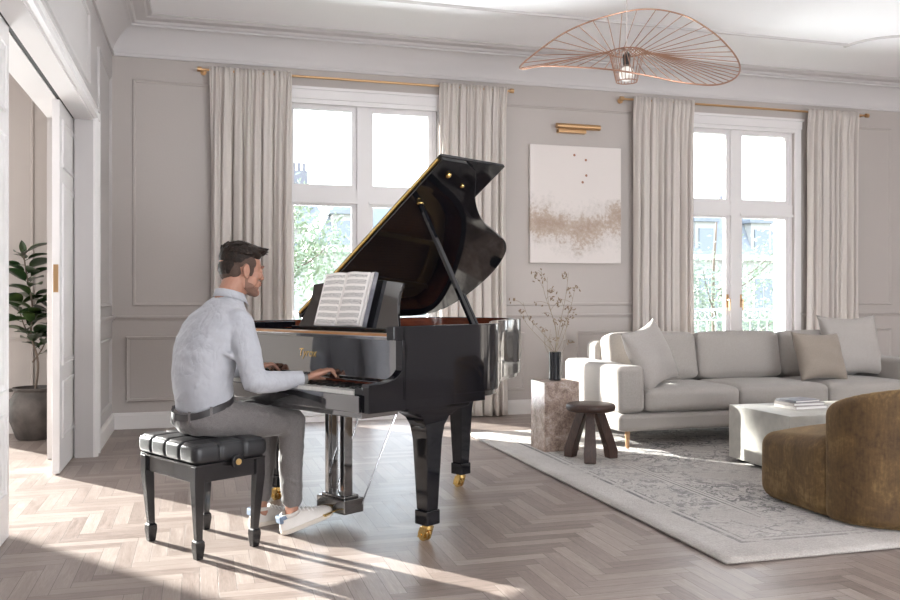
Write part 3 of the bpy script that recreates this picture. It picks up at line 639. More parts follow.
for sx_ in (SX0+0.10, SX1-0.10):
    for sy in (SY0+0.07, SY1-0.08):
        MB().lathe([(0.011, 0.0), (0.013, 0.004), (0.021, 0.132)], (sx_, sy, 0), 16).build('leg', 'wood_leg', sofa)
def pillow(w_, h_, th, label, m_, loc, rot, seed):
    rnd_ = random.Random(seed); N = 26
    b = MB()
    for s in (-1, 1):
        def fn(u, v_):
            a, c = u*2-1, v_*2-1
            ea = 1-abs(a)**2.4; ec = 1-abs(c)**2.4; t_ = (max(ea, 0)*max(ec, 0))**0.48
            pinch = 1-0.13*(1-a*a)*abs(c)**3; pin2 = 1-0.13*(1-c*c)*abs(a)**3
            wr = 0.006*sin(a*5+c*3+seed)*sin(c*7-a*2)
            return (a*w_/2*pin2, s*(th/2*t_+wr*t_), c*h_/2*pinch)
        b.grid(N, N, fn)
    o = b.build('throw_pillow', m_, smooth=180, loc=loc); o.rotation_euler = rot
    bm = bmesh.new(); bm.from_mesh(o.data); bmesh.ops.remove_doubles(bm, verts=bm.verts, dist=0.0005); bmesh.ops.recalc_face_normals(bm, faces=bm.faces); bm.to_mesh(o.data); bm.free()
    o.data.polygons.foreach_set('use_smooth', [True]*len(o.data.polygons))
    tag(o, label, 'pillow', 'throw pillows on the sofa'); return o
pillow(0.50, 0.50, 0.20, 'large pale pillow leaning on the left arm of the sofa', 'pillow_light', (3.345, 6.075, 0.700), (R(-20), R(-13), R(32)), 1)
pillow(0.57, 0.55, 0.21, 'large pale pillow at the right end of the sofa', 'pillow_light', (5.43, 6.34, 0.735), (R(-17), 0, R(-5)), 2)
pillow(0.48, 0.42, 0.19, 'smaller beige pillow in front of the large right hand one', 'pillow_beige', (4.92, 6.11, 0.665), (R(-20), R(2), R(3)), 3)

# ================================================================== COFFEE TABLE + BOOKS
ct = thing('coffee_table', 'low block coffee table in greige plaster on the rug', 'coffee table', (4.13, 4.985, 0.0212))
MB().box(-0.60, 0.60, -0.325, 0.325, 0.022, 0.384).build('table_block', 'stone_table', ct, bevel=0.006)
MB().box(-0.56, 0.56, -0.285, 0.285, 0.0, 0.024).build('recessed_plinth', 'dark_plinth', ct, smooth=0)
def book(z, w_, d_, t_, cov, label, rz, loc):
    bk = thing('book', label, 'book', (loc[0], loc[1], z), rz, 'books on the coffee table')
    MB().box(-w_/2, w_/2, -d_/2, d_/2, 0, 0.003).box(-w_/2, w_/2, -d_/2, d_/2, t_-0.003, t_).box(-w_/2, -w_/2+0.003, -d_/2, d_/2, 0, t_).build('cover', cov, bk, smooth=0)
    MB().box(-w_/2+0.004, w_/2-0.005, -d_/2+0.005, d_/2-0.005, 0.003, t_-0.003).build('page_block', 'paper', bk, smooth=0)
book(0.4045, 0.265, 0.21, 0.022, 'book_light', 'pale hardback at the bottom of the book stack on the coffee table', R(4), (3.90, 5.03))
book(0.4268, 0.25, 0.20, 0.020, 'book_taupe', 'taupe hardback in the middle of the coffee table book stack', R(1), (3.895, 5.035))
book(0.4471, 0.225, 0.175, 0.016, 'book_grey', 'slim dark grey book on top of the coffee table book stack', R(9), (3.885, 5.04))

# ================================================================== MUSTARD LOUNGE CHAIR
ch = thing('lounge_chair', 'mustard velvet lounge chair with curved back facing the sofa', 'armchair', (3.53, 3.84, 0.0212))
def soft_outline(b, pts, z0, z1, rb, n_edge=6):
    """prism of a closed outline with rounded top and bottom edges"""
    pts = [Vector((p[0], p[1], 0)) for p in pts]; N = len(pts); c = sum(pts, Vector())/N
    nrm = []
    for i in range(N):
        tg = (pts[(i+1) % N]-pts[i-1]).normalized(); nn_ = Vector((tg.y, -tg.x, 0)); nrm.append(nn_)
    area_ = sum(pts[i].x*pts[(i+1) % N].y-pts[(i+1) % N].x*pts[i].y for i in range(N))
    if area_ < 0: nrm = [-q for q in nrm]
    lev = [(rb*(1-sin(a)), -rb+0, a) for a in []]
    rows = []
    for k in range(n_edge+1):
        a = pi/2*k/n_edge; rows.append((rb*(1-sin(a)), lambda t1, t0, a=a: t0+rb*(1-cos(a))))
    for k in range(n_edge+1):
        a = pi/2*(1-k/n_edge); rows.append((rb*(1-sin(a)), lambda t1, t0, a=a: t1-rb*(1-cos(a))))
    o = len(b.v)
    for ins, zf in rows:
        for i in range(N):
            q = pts[i]-nrm[i]*ins; t1 = z1(pts[i].x, pts[i].y) if callable(z1) else z1
            b.v.append((q.x, q.y, zf(t1, z0)))
    Rw = len(rows)
    for r_ in range(Rw-1):
        for i in range(N): b.f.append((o+r_*N+i, o+r_*N+(i+1) % N, o+(r_+1)*N+(i+1) % N, o+(r_+1)*N+i))
    b.f.append(tuple(o+i for i in range(N-1, -1, -1)))
    return o+(Rw-1)*N, N
def cap_fan(b, start, N, dz):
    vs_ = b.v[start:start+N]; cx = sum(v_[0] for v_ in vs_)/N; cy = sum(v_[1] for v_ in vs_)/N; cz = sum(v_[2] for v_ in vs_)/N
    prev = start; K = 6
    for k in range(1, K):
        f_ = k/K; o = len(b.v)
        for v_ in vs_: b.v.append((v_[0]+(cx-v_[0])*f_, v_[1]+(cy-v_[1])*f_, v_[2]+(cz-v_[2])*f_+dz*(1-(1-f_)**2)))
        for i in range(N): b.f.append((prev+i, prev+(i+1) % N, o+(i+1) % N, o+i))
        prev = o
    c = len(b.v); b.v.append((cx, cy, cz+dz))
    for i in range(N): b.f.append((prev+i, prev+(i+1) % N, c))
# seat pad (in chair coordinates; the chair looks along +y)
def rrect(x0, x1, y0, y1, r_, n=8):
    out = []
    for cx, cy, a0 in ((x1-r_, y1-r_, 0), (x0+r_, y1-r_, 90), (x0+r_, y0+r_, 180), (x1-r_, y0+r_, 270)):
        out += [(cx+r_*cos(R(a0+90*k/n)), cy+r_*sin(R(a0+90*k/n))) for k in range(n+1)]
    return out
b = MB(); s0, N0 = soft_outline(b, rrect(-0.51, 0.48, -0.135, 0.46, 0.11), 0.0, lambda x, y: 0.415-0.045*max(0, (y+0.05)/0.55), 0.085)
cap_fan(b, s0, N0, 0.045); b.build('seat', 'velvet', ch, smooth=180, sub=1)
# curved back shell: crescent in plan
out_, inn_ = [], []
for k in range(25):
    a = R(180+180*k/24); out_.append((-0.005+0.485*cos(a), -0.15+0.36*sin(a)))
for k in range(21):
    a = R(345-150*k/20); inn_.append((0.27*cos(a), -0.09+0.17*sin(a)))
cres = [(-0.488, -0.105)]+out_+[(0.478, -0.105), (0.44, -0.088), (0.34, -0.085)]+inn_+[(-0.34, -0.085), (-0.455, -0.088)]
cres = [(p.x, p.y) for p in smooth_path([(q[0], q[1], 0) for q in cres], 2, True)]
b = MB(); s0, N0 = soft_outline(b, cres, 0.0, lambda x, y: 0.575+0.115*min(1, max(0, (-y-0.10)/0.36))**0.7, 0.045)
# close the crescent's top by bridging outline halves
vs_ = [Vector(b.v[s0+i]) for i in range(N0)]
b.f.append(tuple(s0+i for i in range(N0)))
o = b.build('backrest', 'velvet', ch, smooth=180)
voxel(o, 0.012, 8)

# ================================================================== STOOL, PLINTH, VASE
st = thing('stool', 'round dark walnut stool with three chunky splayed legs', 'stool', (2.62, 5.60, 0.0212))
MB().lathe([(0.0, 0.335), (0.145, 0.335), (0.163, 0.341), (0.171, 0.355), (0.172, 0.370), (0.166, 0.383), (0.152, 0.389), (0.0, 0.386)], n=40).build('seat', 'walnut', st, smooth=60)
for a in (244, 4, 124):
    d_ = Vector((cos(R(a)), sin(R(a)), 0)); nrm = Vector((-d_.y, d_.x, 0)); b = MB()
    top, bot = d_*0.06, d_*0.165
    b.v += [tuple(q) for q in (top+nrm*0.022+d_*-0.035+Vector((0, 0, 0.337)), top-nrm*0.022+d_*-0.035+Vector((0, 0, 0.337)), top-nrm*0.028+d_*0.035+Vector((0, 0, 0.337)), top+nrm*0.028+d_*0.035+Vector((0, 0, 0.337)),
             bot+nrm*0.034+d_*-0.035, bot-nrm*0.034+d_*-0.035, bot-nrm*0.040+d_*0.03, bot+nrm*0.040+d_*0.03,
             bot+nrm*0.040+d_*-0.045+Vector((0, 0, 0.07)), bot-nrm*0.040+d_*-0.045+Vector((0, 0, 0.07)), bot-nrm*0.044+d_*0.028+Vector((0, 0, 0.06)), bot+nrm*0.044+d_*0.028+Vector((0, 0, 0.06)))]
    b.f += [(0, 1, 2, 3), (4, 5, 6, 7)]+[(i, (i+1) % 4, 8+(i+1) % 4, 8+i) for i in range(4)]+[(8+i, 8+(i+1) % 4, 4+(i+1) % 4, 4+i) for i in range(4)]
    b.build('leg', 'walnut', st, bevel=0.006)
pt = MB().box(-0.137, 0.137, -0.137, 0.137, 0, 0.507).build('plinth', 'travertine', loc=(2.552, 6.08, 0.0212), bevel=0.003, seg=2)
tag(pt, 'square brown travertine plinth carrying the black vase', 'plinth')
VX, VY, VZ = 2.560, 6.09, 0.5275
vz = MB().lathe([(0.0, 0.0), (0.040, 0.0), (0.046, 0.006), (0.047, 0.20), (0.047, 0.214), (0.041, 0.214), (0.040, 0.02), (0.0, 0.02)], n=36).build('vase', 'glass_vase', loc=(VX, VY, VZ), smooth=40)
tag(vz, 'black cylindrical glass vase on the travertine plinth', 'vase')
br = thing('dried_branches', 'airy dried branches with seed heads standing in the black vase', 'branches', (VX, VY, VZ+0.03)); br.scale = (0.88, 0.9, 0.93)
rb = random.Random(4)
stems = [((-0.28, 0.03, 0.60), 5), ((-0.15, -0.05, 0.86), 6), ((-0.05, 0.05, 0.80), 6), ((0.11, -0.03, 0.84), 7), ((0.20, 0.04, 0.72), 6), ((-0.33, -0.04, 0.50), 3), ((0.14, 0.05, 0.52), 4)]
stm = MB(); bud = MB()
for (tip, nb) in stems:
    tip = Vector(tip); base_ = Vector((rb.uniform(-0.015, 0.015), rb.uniform(-0.015, 0.015), 0))
    mid1 = base_.lerp(tip, 0.4)+Vector((rb.uniform(-0.03, 0.03)-tip.x*0.22, rb.uniform(-0.02, 0.02), 0.03)); mid2 = base_.lerp(tip, 0.75)+Vector((rb.uniform(-0.02, 0.02), 0, 0.02))
    P = smooth_path([base_, Vector((base_.x*0.3, 0, 0.17)), mid1+Vector((0, 0, 0.02)), mid2, tip], 6)
    stm.tube(P, [0.0032*(1-0.7*i/len(P)) for i in range(len(P))], 6)
    for k in range(nb):
        q = P[int(len(P)*(0.55+0.43*k/nb))]; dr = Vector((rb.uniform(-1, 1), rb.uniform(-0.6, 0.6), rb.uniform(0.0, 0.9))).normalized()*rb.uniform(0.05, 0.13)
        e_ = q+dr; stm.tube(smooth_path([q, q+dr*0.5+Vector((0, 0, 0.015)), e_], 3), 0.0014, 5)
        for j in range(rb.randint(3, 5)):
            c = q.lerp(e_, rb.uniform(0.5, 1.1))+Vector((rb.uniform(-0.022, 0.022), rb.uniform(-0.02, 0.02), rb.uniform(-0.022, 0.012)))
            bud.ell(c, (0.014, 0.0045, 0.0055), Quaternion((rb.uniform(-1, 1), rb.uniform(-1, 1), rb.uniform(-1, 1), rb.uniform(-1, 1))).normalized().to_matrix(), 8, 5)
for k in range(9):      # thin grass loops low down
    a = rb.uniform(0, 2*pi); r_ = rb.uniform(0.05, 0.11)
    stm.tube(smooth_path([(0, 0, 0.1), (r_*cos(a), r_*sin(a)*0.6, 0.25), (r_*cos(a)*0.9, r_*sin(a)*0.5, rb.uniform(0.30, 0.42))], 6), 0.0013, 5)
stm.build('stems', 'twig', br, smooth=180); o = bud.build('seed_heads', 'bud', br, smooth=180); o['kind'] = 'stuff'

# ================================================================== PENDANT LAMP
HX, HY, HZ = 2.95, 5.70, 2.87
pd = thing('pendant_lamp', 'wide wavy copper wire brim pendant lamp hanging from the ceiling rose', 'pendant lamp', (HX, HY, ZC))
FX, FY = 0.2747, 0.9615
def W(a, b_, z): return (a*FY+b_*FX, -a*FX+b_*FY, z)      # across the room axis of the lamp
HR, HT, HB = 0.125, HZ-ZC+0.04, HZ-ZC-0.17
brim = [(-0.769, 0.0, 2.798), (-0.608, 0.2, 2.984), (-0.358, 0.38, 3.188), (-0.054, 0.48, 3.327), (0.256, 0.50, 3.388), (0.524, 0.45, 3.325), (0.703, 0.32, 3.162), (0.789, 0.16, 2.988),
        (0.805, 0.0, 2.841), (0.758, -0.15, 2.723), (0.652, -0.28, 2.634), (0.491, -0.40, 2.577), (0.252, -0.48, 2.577), (0.053, -0.50, 2.612), (-0.18, -0.47, 2.66), (-0.42, -0.35, 2.712), (-0.621, -0.18, 2.764)]
BP = smooth_path([W(a, b_, z-ZC) for a, b_, z in brim], 8, True)
MB().tube(BP, 0.0062, 8, closed=True).build('brim_ring', 'copper', pd)
K = 44
for k in range(K):
    p = BP[int(len(BP)*k/K)]
    a = 2*pi*k/K; hub = Vector(W(-HR*cos(a), HR*sin(a), HT))
    MB().tube([hub, p], 0.0032, 6).build('brim_wire', 'copper', pd)
hubr = MB().tube([W(HR*cos(a), HR*sin(a), HT) for a in [i*2*pi/32 for i in range(32)]], 0.005, 6, closed=True)
hubr.tube([W(0.075*cos(a), 0.075*sin(a), HB) for a in [i*2*pi/32 for i in range(32)]], 0.004, 6, closed=True)
for k in range(20):
    a = 2*pi*k/20; hubr.tube([W(HR*cos(a), HR*sin(a), HT), W(0.075*cos(a), 0.075*sin(a), HB)], 0.0026, 5)
for k in range(4):
    a = pi/4+k*pi/2; hubr.tube([W(HR*cos(a), HR*sin(a), HT), W(0, 0, HT+0.02)], 0.003, 5)
hubr.build('hub_cage', 'copper', pd)
MB().lathe([(0.0, HT-0.09), (0.026, HT-0.09), (0.028, HT-0.02), (0.012, HT), (0.0, HT+0.01)], n=20).build('socket', 'black_satin', pd)
MB().ell((0, 0, HB+0.055), (0.055, 0.055, 0.055)).build('bulb', 'bulb', pd, smooth=180)
MB().tube([(0, 0, HT), (0, 0, -0.03)], 0.0035, 8).build('cord', 'canvas_edge', pd)
MB().lathe([(0.0, -0.045), (0.05, -0.045), (0.06, -0.03), (0.06, -0.001), (0, -0.001)], n=24).build('ceiling_cup', 'copper', pd)
# plaster rose round the lamp cup
b = MB(); b.lathe([(0.07, -0.001), (0.09, -0.035), (0.16, -0.03), (0.20, -0.016), (0.42, -0.012), (0.52, -0.018), (0.55, -0.001)], n=64)
for k in range(48):
    a = 2*pi*k/48
    b.ell((0.60*cos(a), 0.60*sin(a), -0.006), (0.07, 0.028, 0.011), Matrix.Rotation(a+0.5, 3, 'Z'), 8, 6)
    b.ell((0.69*cos(a+0.06), 0.69*sin(a+0.06), -0.004), (0.045, 0.022, 0.009), Matrix.Rotation(a-0.6, 3, 'Z'), 8, 6)
    if k % 2: b.ell((0.30*cos(a), 0.30*sin(a), -0.014), (0.08, 0.018, 0.008), Matrix.Rotation(a, 3, 'Z'), 8, 6)
o = b.build('ceiling_rose', 'plaster', loc=(HX, HY, ZC-0.001), smooth=180); o.name = 'trim_50'; struct(o)

# ================================================================== POTTED RUBBER PLANT
pp_ = thing('potted_rubber_plant', 'rubber plant with dark green leaves in a clay pot beyond the doorway', 'potted plant', (-1.295, 7.80, 0)); pp_.scale = (0.95, 0.95, 1)
MB().lathe([(0.0, 0.0), (0.135, 0.0), (0.15, 0.015), (0.205, 0.16), (0.215, 0.24), (0.195, 0.33), (0.165, 0.375), (0.160, 0.39), (0.178, 0.405), (0.178, 0.42), (0.155, 0.42), (0.145, 0.38), (0.0, 0.37)], n=40).build('pot', 'clay', pp_, smooth=60)
for s in (-1, 1): MB().tube(smooth_path([(s*0.185, 0, 0.30), (s*0.25, 0, 0.34), (s*0.245, 0, 0.39), (s*0.172, 0, 0.40)], 6), 0.014, 8).build('pot_handle', 'clay', pp_, smooth=180)
MB().lathe([(0.0, 0.37), (0.148, 0.37), (0.14, 0.385), (0, 0.39)], n=24).build('soil', 'soil', pp_)
rp = random.Random(12); fol = MB(); trk = MB()
def leaf_mesh(b, base_, dr, L, Wd, roll):
    dr = dr.normalized(); side = dr.cross(Vector((0, 0, 1)));
    if side.length < 0.1: side = Vector((1, 0, 0))
    side.normalize(); side = Quaternion(dr, roll) @ side; up = side.cross(dr)
    o = len(b.v); n1, n2 = 8, 4
    for i in range(n1+1):
        t_ = i/n1; w_ = Wd*(sin(pi*t_**0.85))**0.75 if 0 < t_ < 1 else 0.001
        for j in range(n2+1):
            s = j/n2*2-1
            b.v.append(tuple(base_+dr*L*t_+side*w_*s*0.5+up*(abs(s)*w_*0.18-0.22*L*t_*t_)))
    for i in range(n1):
        for j in range(n2): a = o+i*(n2+1)+j; b.f.append((a, a+1, a+n2+2, a+n2+1))
tr1 = smooth_path([(0.0, 0, 0.37), (0.02, 0.02, 0.62), (-0.03, 0.0, 0.85), (-0.02, 0, 1.08), (-0.06, 0, 1.30), (-0.09, 0, 1.50)], 6)
tr2 = smooth_path([(-0.01, 0, 0.78), (-0.09, 0.03, 0.92), (-0.14, 0.02, 1.10)], 6)
tr3 = smooth_path([(-0.02, 0, 0.62), (0.08, 0.03, 0.8), (0.12, 0.02, 1.15)], 6)
for tt, r0 in ((tr1, 0.011), (tr2, 0.007), (tr3, 0.007)):
    trk.tube(tt, [r0*(1-0.5*i/len(tt)) for i in range(len(tt))], 8)
trk.build('stem', 'bark', pp_, smooth=180)
NL = 0
for tt, n1, st_ in ((tr1, 30, 0.30), (tr2, 9, 0.2), (tr3, 12, 0.3)):
    for k in range(n1):
        p = tt[min(len(tt)-1, int(len(tt)*(st_+(1-st_)*k/n1)))]; a = k*2.4+rp.uniform(-0.4, 0.4)
        dr = Vector((cos(a), sin(a)*0.7, rp.uniform(0.05, 0.7)))
        lf = MB(); L = rp.uniform(0.17, 0.25); pet = p+dr.normalized()*0.03
        lf.tube([p, pet], 0.003, 5); leaf_mesh(lf, pet, dr, L, L*0.60, rp.uniform(-0.4, 0.4))
        lf.build('leaf', 'rubber_leaf', pp_, smooth=180, fix=False); NL += 1
lf = MB(); leaf_mesh(lf, tr1[-1], Vector((-0.1, 0, 1)), 0.12, 0.06, 0.3); lf.build('leaf', 'rubber_leaf', pp_, smooth=180, fix=False)
# ================================================================== GRAND PIANO  (x towards treble, y away from the player)
PO = (0.716, 4.487)
gp = thing('grand_piano', 'glossy black grand piano with its lid raised on the prop stick', 'piano', (PO[0], PO[1], 0), R(-60))
HWp = 0.72; ZT, ZRB = 1.015, 0.69
curve = smooth_path([(0.72, 0.27, 0), (0.708, 0.36, 0), (0.645, 0.475, 0), (0.535, 0.60, 0), (0.41, 0.74, 0), (0.29, 0.92, 0), (0.195, 1.11, 0), (0.11, 1.29, 0), (-0.02, 1.42, 0), (-0.22, 1.475, 0), (-0.46, 1.465, 0), (-0.63, 1.40, 0), (-0.70, 1.30, 0), (-0.72, 1.18, 0)], 6)
outl = [(0.72, -0.26), (0.72, 0.0), (0.72, 0.2)]+[(p.x, p.y) for p in curve]+[(-0.72, 0.8), (-0.72, 0.3), (-0.72, -0.26)]
def offs(pl2, d_):
    out = []
    for i, p in enumerate(pl2):
        a = Vector(pl2[max(i-1, 0)]); c = Vector(pl2[min(i+1, len(pl2)-1)]); t_ = (c-a).normalized(); out.append((p[0]-t_.y*d_, p[1]+t_.x*d_))
    return out
inner = offs(outl, 0.045)
def strip(b, A, B_, z0, z1):
    n = len(A); o = len(b.v)
    for (p, z) in ((A, z0), (A, z1), (B_, z1), (B_, z0)): b.v += [(q[0], q[1], z) for q in p]
    for i in range(n-1):
        for k in range(4): b.f.append((o+k*n+i, o+k*n+i+1, o+((k+1) % 4)*n+i+1, o+((k+1) % 4)*n+i))
    b.f.append((o, o+n, o+2*n, o+3*n)); b.f.append((o+n-1, o+4*n-1, o+3*n-1, o+2*n-1))
b = MB(); strip(b, outl, inner, ZRB, ZT); b.build('rim', 'black_gloss', gp, bevel=0.003, seg=2)
inn2 = offs(inner, 0.006)
inner_b = [q for q in inner if q[1] > -0.20] ; inner_b = [(inner[0][0], -0.18)]+inner_b+[(inner[-1][0], -0.18)]
b = MB(); strip(b, offs(inner_b, 0.0005), offs(inner_b, 0.006), 0.80, ZT-0.004); b.build('inner_rim', 'mahogany', gp)
# underside frame, soundboard, plate, strings
b = MB(); po_ = offs(outl, 0.02); b.prism([q for q in po_], 0.665, 0.70); b.build('bottom_frame', 'black_satin', gp)
sb = [q for q in offs(inner_b, 0.007)]
MB().prism(sb, 0.80, 0.815).build('soundboard', 'orange_wood', gp)
pl2 = offs(inner_b, 0.03); b = MB(); strip(b, pl2, offs(pl2, 0.10), 0.87, 0.885)
b.box(-0.64, 0.64, -0.10, 0.10, 0.87, 0.89)
for x0, x1, ln in ((-0.42, -0.55, 1.30), (-0.12, -0.25, 1.32), (0.20, 0.12, 1.1), (0.45, 0.42, 0.62)):
    b.obox(((x0+x1)/2, ln/2+0.05, 0.90), (1, 0, 0), (x1-x0, ln, 0), (0, 0, 1), 0.014, ln/2, 0.016)
b.build('iron_plate', 'gold_plate', gp)
b = MB()
for k in range(60):
    x = -0.62+k*0.021; ymax = 1.25 if x < 0.1 else max(0.3, 1.2-(x-0.1)*1.7)
    b.tube([(x, 0.08, 0.895), (x*0.85-0.04, ymax, 0.892)], 0.0011, 4)
b.build('string_set', 'steel', gp)
MB().box(-0.718, 0.718, -0.24, 0.285, 0.648, 0.694).build('case_bottom', 'black_gloss', gp, bevel=0.003)
# arms with the scrolled fallboard ends
armp = [(-0.452, 0.648), (-0.452, 0.772)]+[(p.x, p.y) for p in smooth_path([(-0.40, 0.773, 0), (-0.345, 0.778, 0), (-0.292, 0.795, 0), (-0.255, 0.83, 0), (-0.236, 0.88, 0), (-0.234, 0.92, 0), (-0.248, 0.950, 0)], 5)]+[ (-0.312, 0.955), (-0.312, ZT), (-0.24, ZT), (-0.235, 0.648)]
for s in (-1, 1):
    a, c = sorted((s*0.672, s*0.72)); MB().prism(armp, a, c, 'x').build('arm', 'black_gloss', gp, bevel=0.004, seg=2)
    a, c = sorted((s*0.615, s*0.672)); MB().box(a, c, -0.446, -0.26, 0.66, 0.752).build('key_block', 'black_gloss', gp, bevel=0.005)
# fallboard
fbp = [(-0.305, 0.953), (-0.248, 0.953), (-0.252, 0.80), (-0.258, 0.776), (-0.272, 0.762), (-0.272, 0.757), (-0.222, 0.757), (-0.215, 0.965), (-0.305, 0.965)]
fb = MB().prism(fbp, -0.672, 0.672, 'x').build('fallboard', 'black_mirror', gp, bevel=0.0015, seg=2)
MB().box(-0.672, 0.672, -0.309, -0.26, 0.9652, 0.970).build('fallboard_lip', 'steel', gp)
MB().box(-0.672, 0.672, -0.30, -0.215, 0.9702, 0.980).build('fallboard_hinge_strip', 'orange_wood', gp)
MB().box(-0.615, 0.615, -0.268, -0.258, 0.735, 0.757).build('key_felt', 'mahogany', gp)
# maker's name in gold
tcu = bpy.data.curves.new('fallboard_lettering', 'FONT'); tcu.body = 'Tyrox'; tcu.size = 0.058; tcu.extrude = 0.0006; tcu.align_x = 'CENTER'; tcu.shear = 0.25
tcu.materials.append(M['brass']); tmp_ = bpy.data.objects.new('lettering_curve', tcu); to = bpy.data.objects.new('fallboard_lettering', bpy.data.meshes.new_from_object(tmp_)); COL.objects.link(to); to.parent = gp; bpy.data.objects.remove(tmp_)
to.location = (0.02, -0.2515, 0.852); to.rotation_euler = (R(88), 0, 0)
# key bed, slip, keys
MB().box(-0.665, 0.665, -0.448, -0.235, 0.622, 0.664).box(-0.60, 0.60, -0.236, 0.22, 0.628, 0.660).build('key_bed', 'black_mirror', gp, bevel=0.004)
MB().box(-0.672, 0.672, -0.470, -0.452, 0.648, 0.722).build('key_slip', 'black_mirror', gp, bevel=0.004)
for k in range(52):
    x = -0.611+k*0.0235
    MB().box(x+0.0006, x+0.0229, -0.445, -0.262, 0.70, 0.737).build('white_key', 'ivory', gp, smooth=0)
pat = {0, 1, 3, 4, 5}
nb = 0
for k in range(51):
    if (k+5) % 7 in (2, 6): continue
    x = -0.611+(k+1)*0.0235
    MB().prism([(-0.390, 0.738), (-0.383, 0.748), (-0.268, 0.750), (-0.268, 0.738)], x-0.0055, x+0.0055, 'x').build('black_key', 'ebony', gp, smooth=0)
# music desk, its shelf and board
MB().box(-0.672, 0.672, -0.21, 0.04, 0.957, 0.975).build('desk_shelf', 'black_gloss', gp, bevel=0.003)
MB().box(-0.672, -0.56, -0.22, 0.10, 0.976, 1.010).build('desk_rail', 'black_gloss', gp, bevel=0.003)
MB().box(0.56, 0.672, -0.22, 0.10, 0.976, 1.000).build('desk_rail', 'black_gloss', gp, bevel=0.003)
dk = []
for k in range(13): t_ = k/12; dk.append((0.41-0.075*sin(pi*t_*0.5)+0.025*t_**3, 0.245*t_))
dk += [(0.20, 0.262), (0.0, 0.268), (-0.20, 0.262)]
for k in range(12, -1, -1): t_ = k/12; dk.append((-0.41+0.075*sin(pi*t_*0.5)-0.025*t_**3, 0.245*t_))
md = MB().prism(dk, -0.009, 0.009, 'y').build('music_desk', 'black_desk', gp, bevel=0.003, seg=2, loc=(0.015, 0.0, 0.978)); md.rotation_euler = (R(-17), 0, 0)
MB().box(-0.40, 0.42, -0.045, -0.012, 0.976, 0.992).build('desk_ledge', 'black_gloss', gp, bevel=0.003)
# lid: main board (hinged on the bass side) with the front flap folded back over it
AL = R(34); lid_y0 = 0.245
lo = [(1.44, lid_y0), (1.44, 0.42), (1.40, 0.52)]
lo += [(p.x, p.y) for p in smooth_path([(1.34, 0.58, 0), (1.17, 0.73, 0), (1.01, 0.94, 0), (0.91, 1.16, 0), (0.83, 1.32, 0), (0.70, 1.43, 0), (0.50, 1.49, 0), (0.26, 1.475, 0), (0.09, 1.40, 0), (0.02, 1.28, 0), (0.0, 1.15, 0)], 6)]
lo += [(0.0, lid_y0)]
lid = MB().prism(lo, 0, 0.022).build('lid', 'black_gloss', gp, bevel=0.003, seg=2, loc=(-0.72, 0, 1.022)); lid.rotation_euler = (0, -AL, 0)
MB().prism([(0.0, lid_y0+0.005), (1.44, lid_y0+0.005), (1.44, lid_y0+0.49), (0.0, lid_y0+0.49)], 0.025, 0.045).build('front_flap', 'black_gloss', lid, bevel=0.003, seg=2)
MB().tube([(0.03, lid_y0-0.004, 0.022), (1.42, lid_y0-0.004, 0.022)], 0.0095, 10).build('lid_hinge', 'brass', lid)
MB().lathe([(0, 0.0), (0.014, 0.0), (0.017, -0.008), (0.012, -0.014), (0, -0.016)], (1.345, 0.36, 0)).build('lid_knob', 'brass', lid)
MB().lathe([(0, 0.0), (0.010, 0.0), (0.012, -0.006), (0.009, -0.010), (0, -0.012)], (1.28, 0.52, 0)).build('lid_knob', 'brass', lid)
SX_, SY_ = -0.72+1.12*cos(AL), 0.34; SZ_ = 1.018+1.12*sin(AL)
pA = Vector((0.662, 0.275, 0.985)); pB = Vector((SX_, SY_, SZ_-0.004))
ax = (pB-pA).normalized(); ay = Vector((0, 1, 0)); Lp = (pB-pA).length
b = MB(); b.obox(pA.lerp(pB, 0.5), ay, ax.cross(ay), ax, 0.013, 0.010, Lp/2); b.build('prop_stick', 'black_gloss', gp, bevel=0.003)
b = MB(); b.obox(pA.lerp(pB, 0.13)+ay*0.022, ay, ax.cross(ay), ax, 0.008, 0.012, Lp*0.13); b.build('short_prop', 'black_gloss', gp, bevel=0.003)
MB().ell(pB, (0.02, 0.02, 0.012)).build('prop_socket', 'brass', gp)
MB().box(-0.68, -0.60, 0.28, 0.34, 0.99, 1.012).build('lid_hinge_plate', 'brass', gp)
# legs
def pleg(x, y, zt):
    l = thing_leg = None
    b = MB(); zs = [(0.150, 0.036), (0.50, 0.049), (0.545, 0.053)]
    prof = []
    def sq(z, h, hy=None): hy = hy or h; return [(x-h, y-hy, z), (x+h, y-hy, z), (x+h, y+hy, z), (x-h, y+hy, z)]
    rings = [sq(0.150, 0.036), sq(0.48, 0.050), sq(0.545, 0.055, 0.062), sq(0.585, 0.062, 0.085), sq(0.612, 0.074, 0.125), sq(0.628, 0.085, 0.20), sq(zt, 0.085, 0.20)]
    for r_ in rings: b.v += r_
    for i in range(len(rings)-1):
        for k in range(4): b.f.append((i*4+k, i*4+(k+1) % 4, i*4+4+(k+1) % 4, i*4+4+k))
    b.f.append((3, 2, 1, 0)); n = len(b.v); b.f.append((n-4, n-3, n-2, n-1))
    l = b.build('leg', 'black_gloss', gp, bevel=0.004, seg=2)
    MB().box(x-0.043, x+0.043, y-0.043, y+0.043, 0.082, 0.150).build('leg_foot', 'black_gloss', l, bevel=0.006)
    c = MB(); c.lathe([(0, 0.058), (0.026, 0.058), (0.026, 0.081), (0, 0.081)], (x, y, 0), 16)
    for s in (-1, 1): c.obox((x-0.012, y+s*0.022, 0.043), (1, 0, 0), (0, 1, 0), (0.35, 0, 1), 0.020, 0.005, 0.028)
    c.tube([(x-0.018, y-0.03, 0.030), (x-0.018, y+0.03, 0.030)], 0.008, 10)
    for s in (-1, 1): c.tube([(x-0.018, y+s*0.004, 0.0295), (x-0.018, y+s*0.016, 0.0295)], 0.029, 22)
    c.build('caster', 'brass', l, smooth=35)
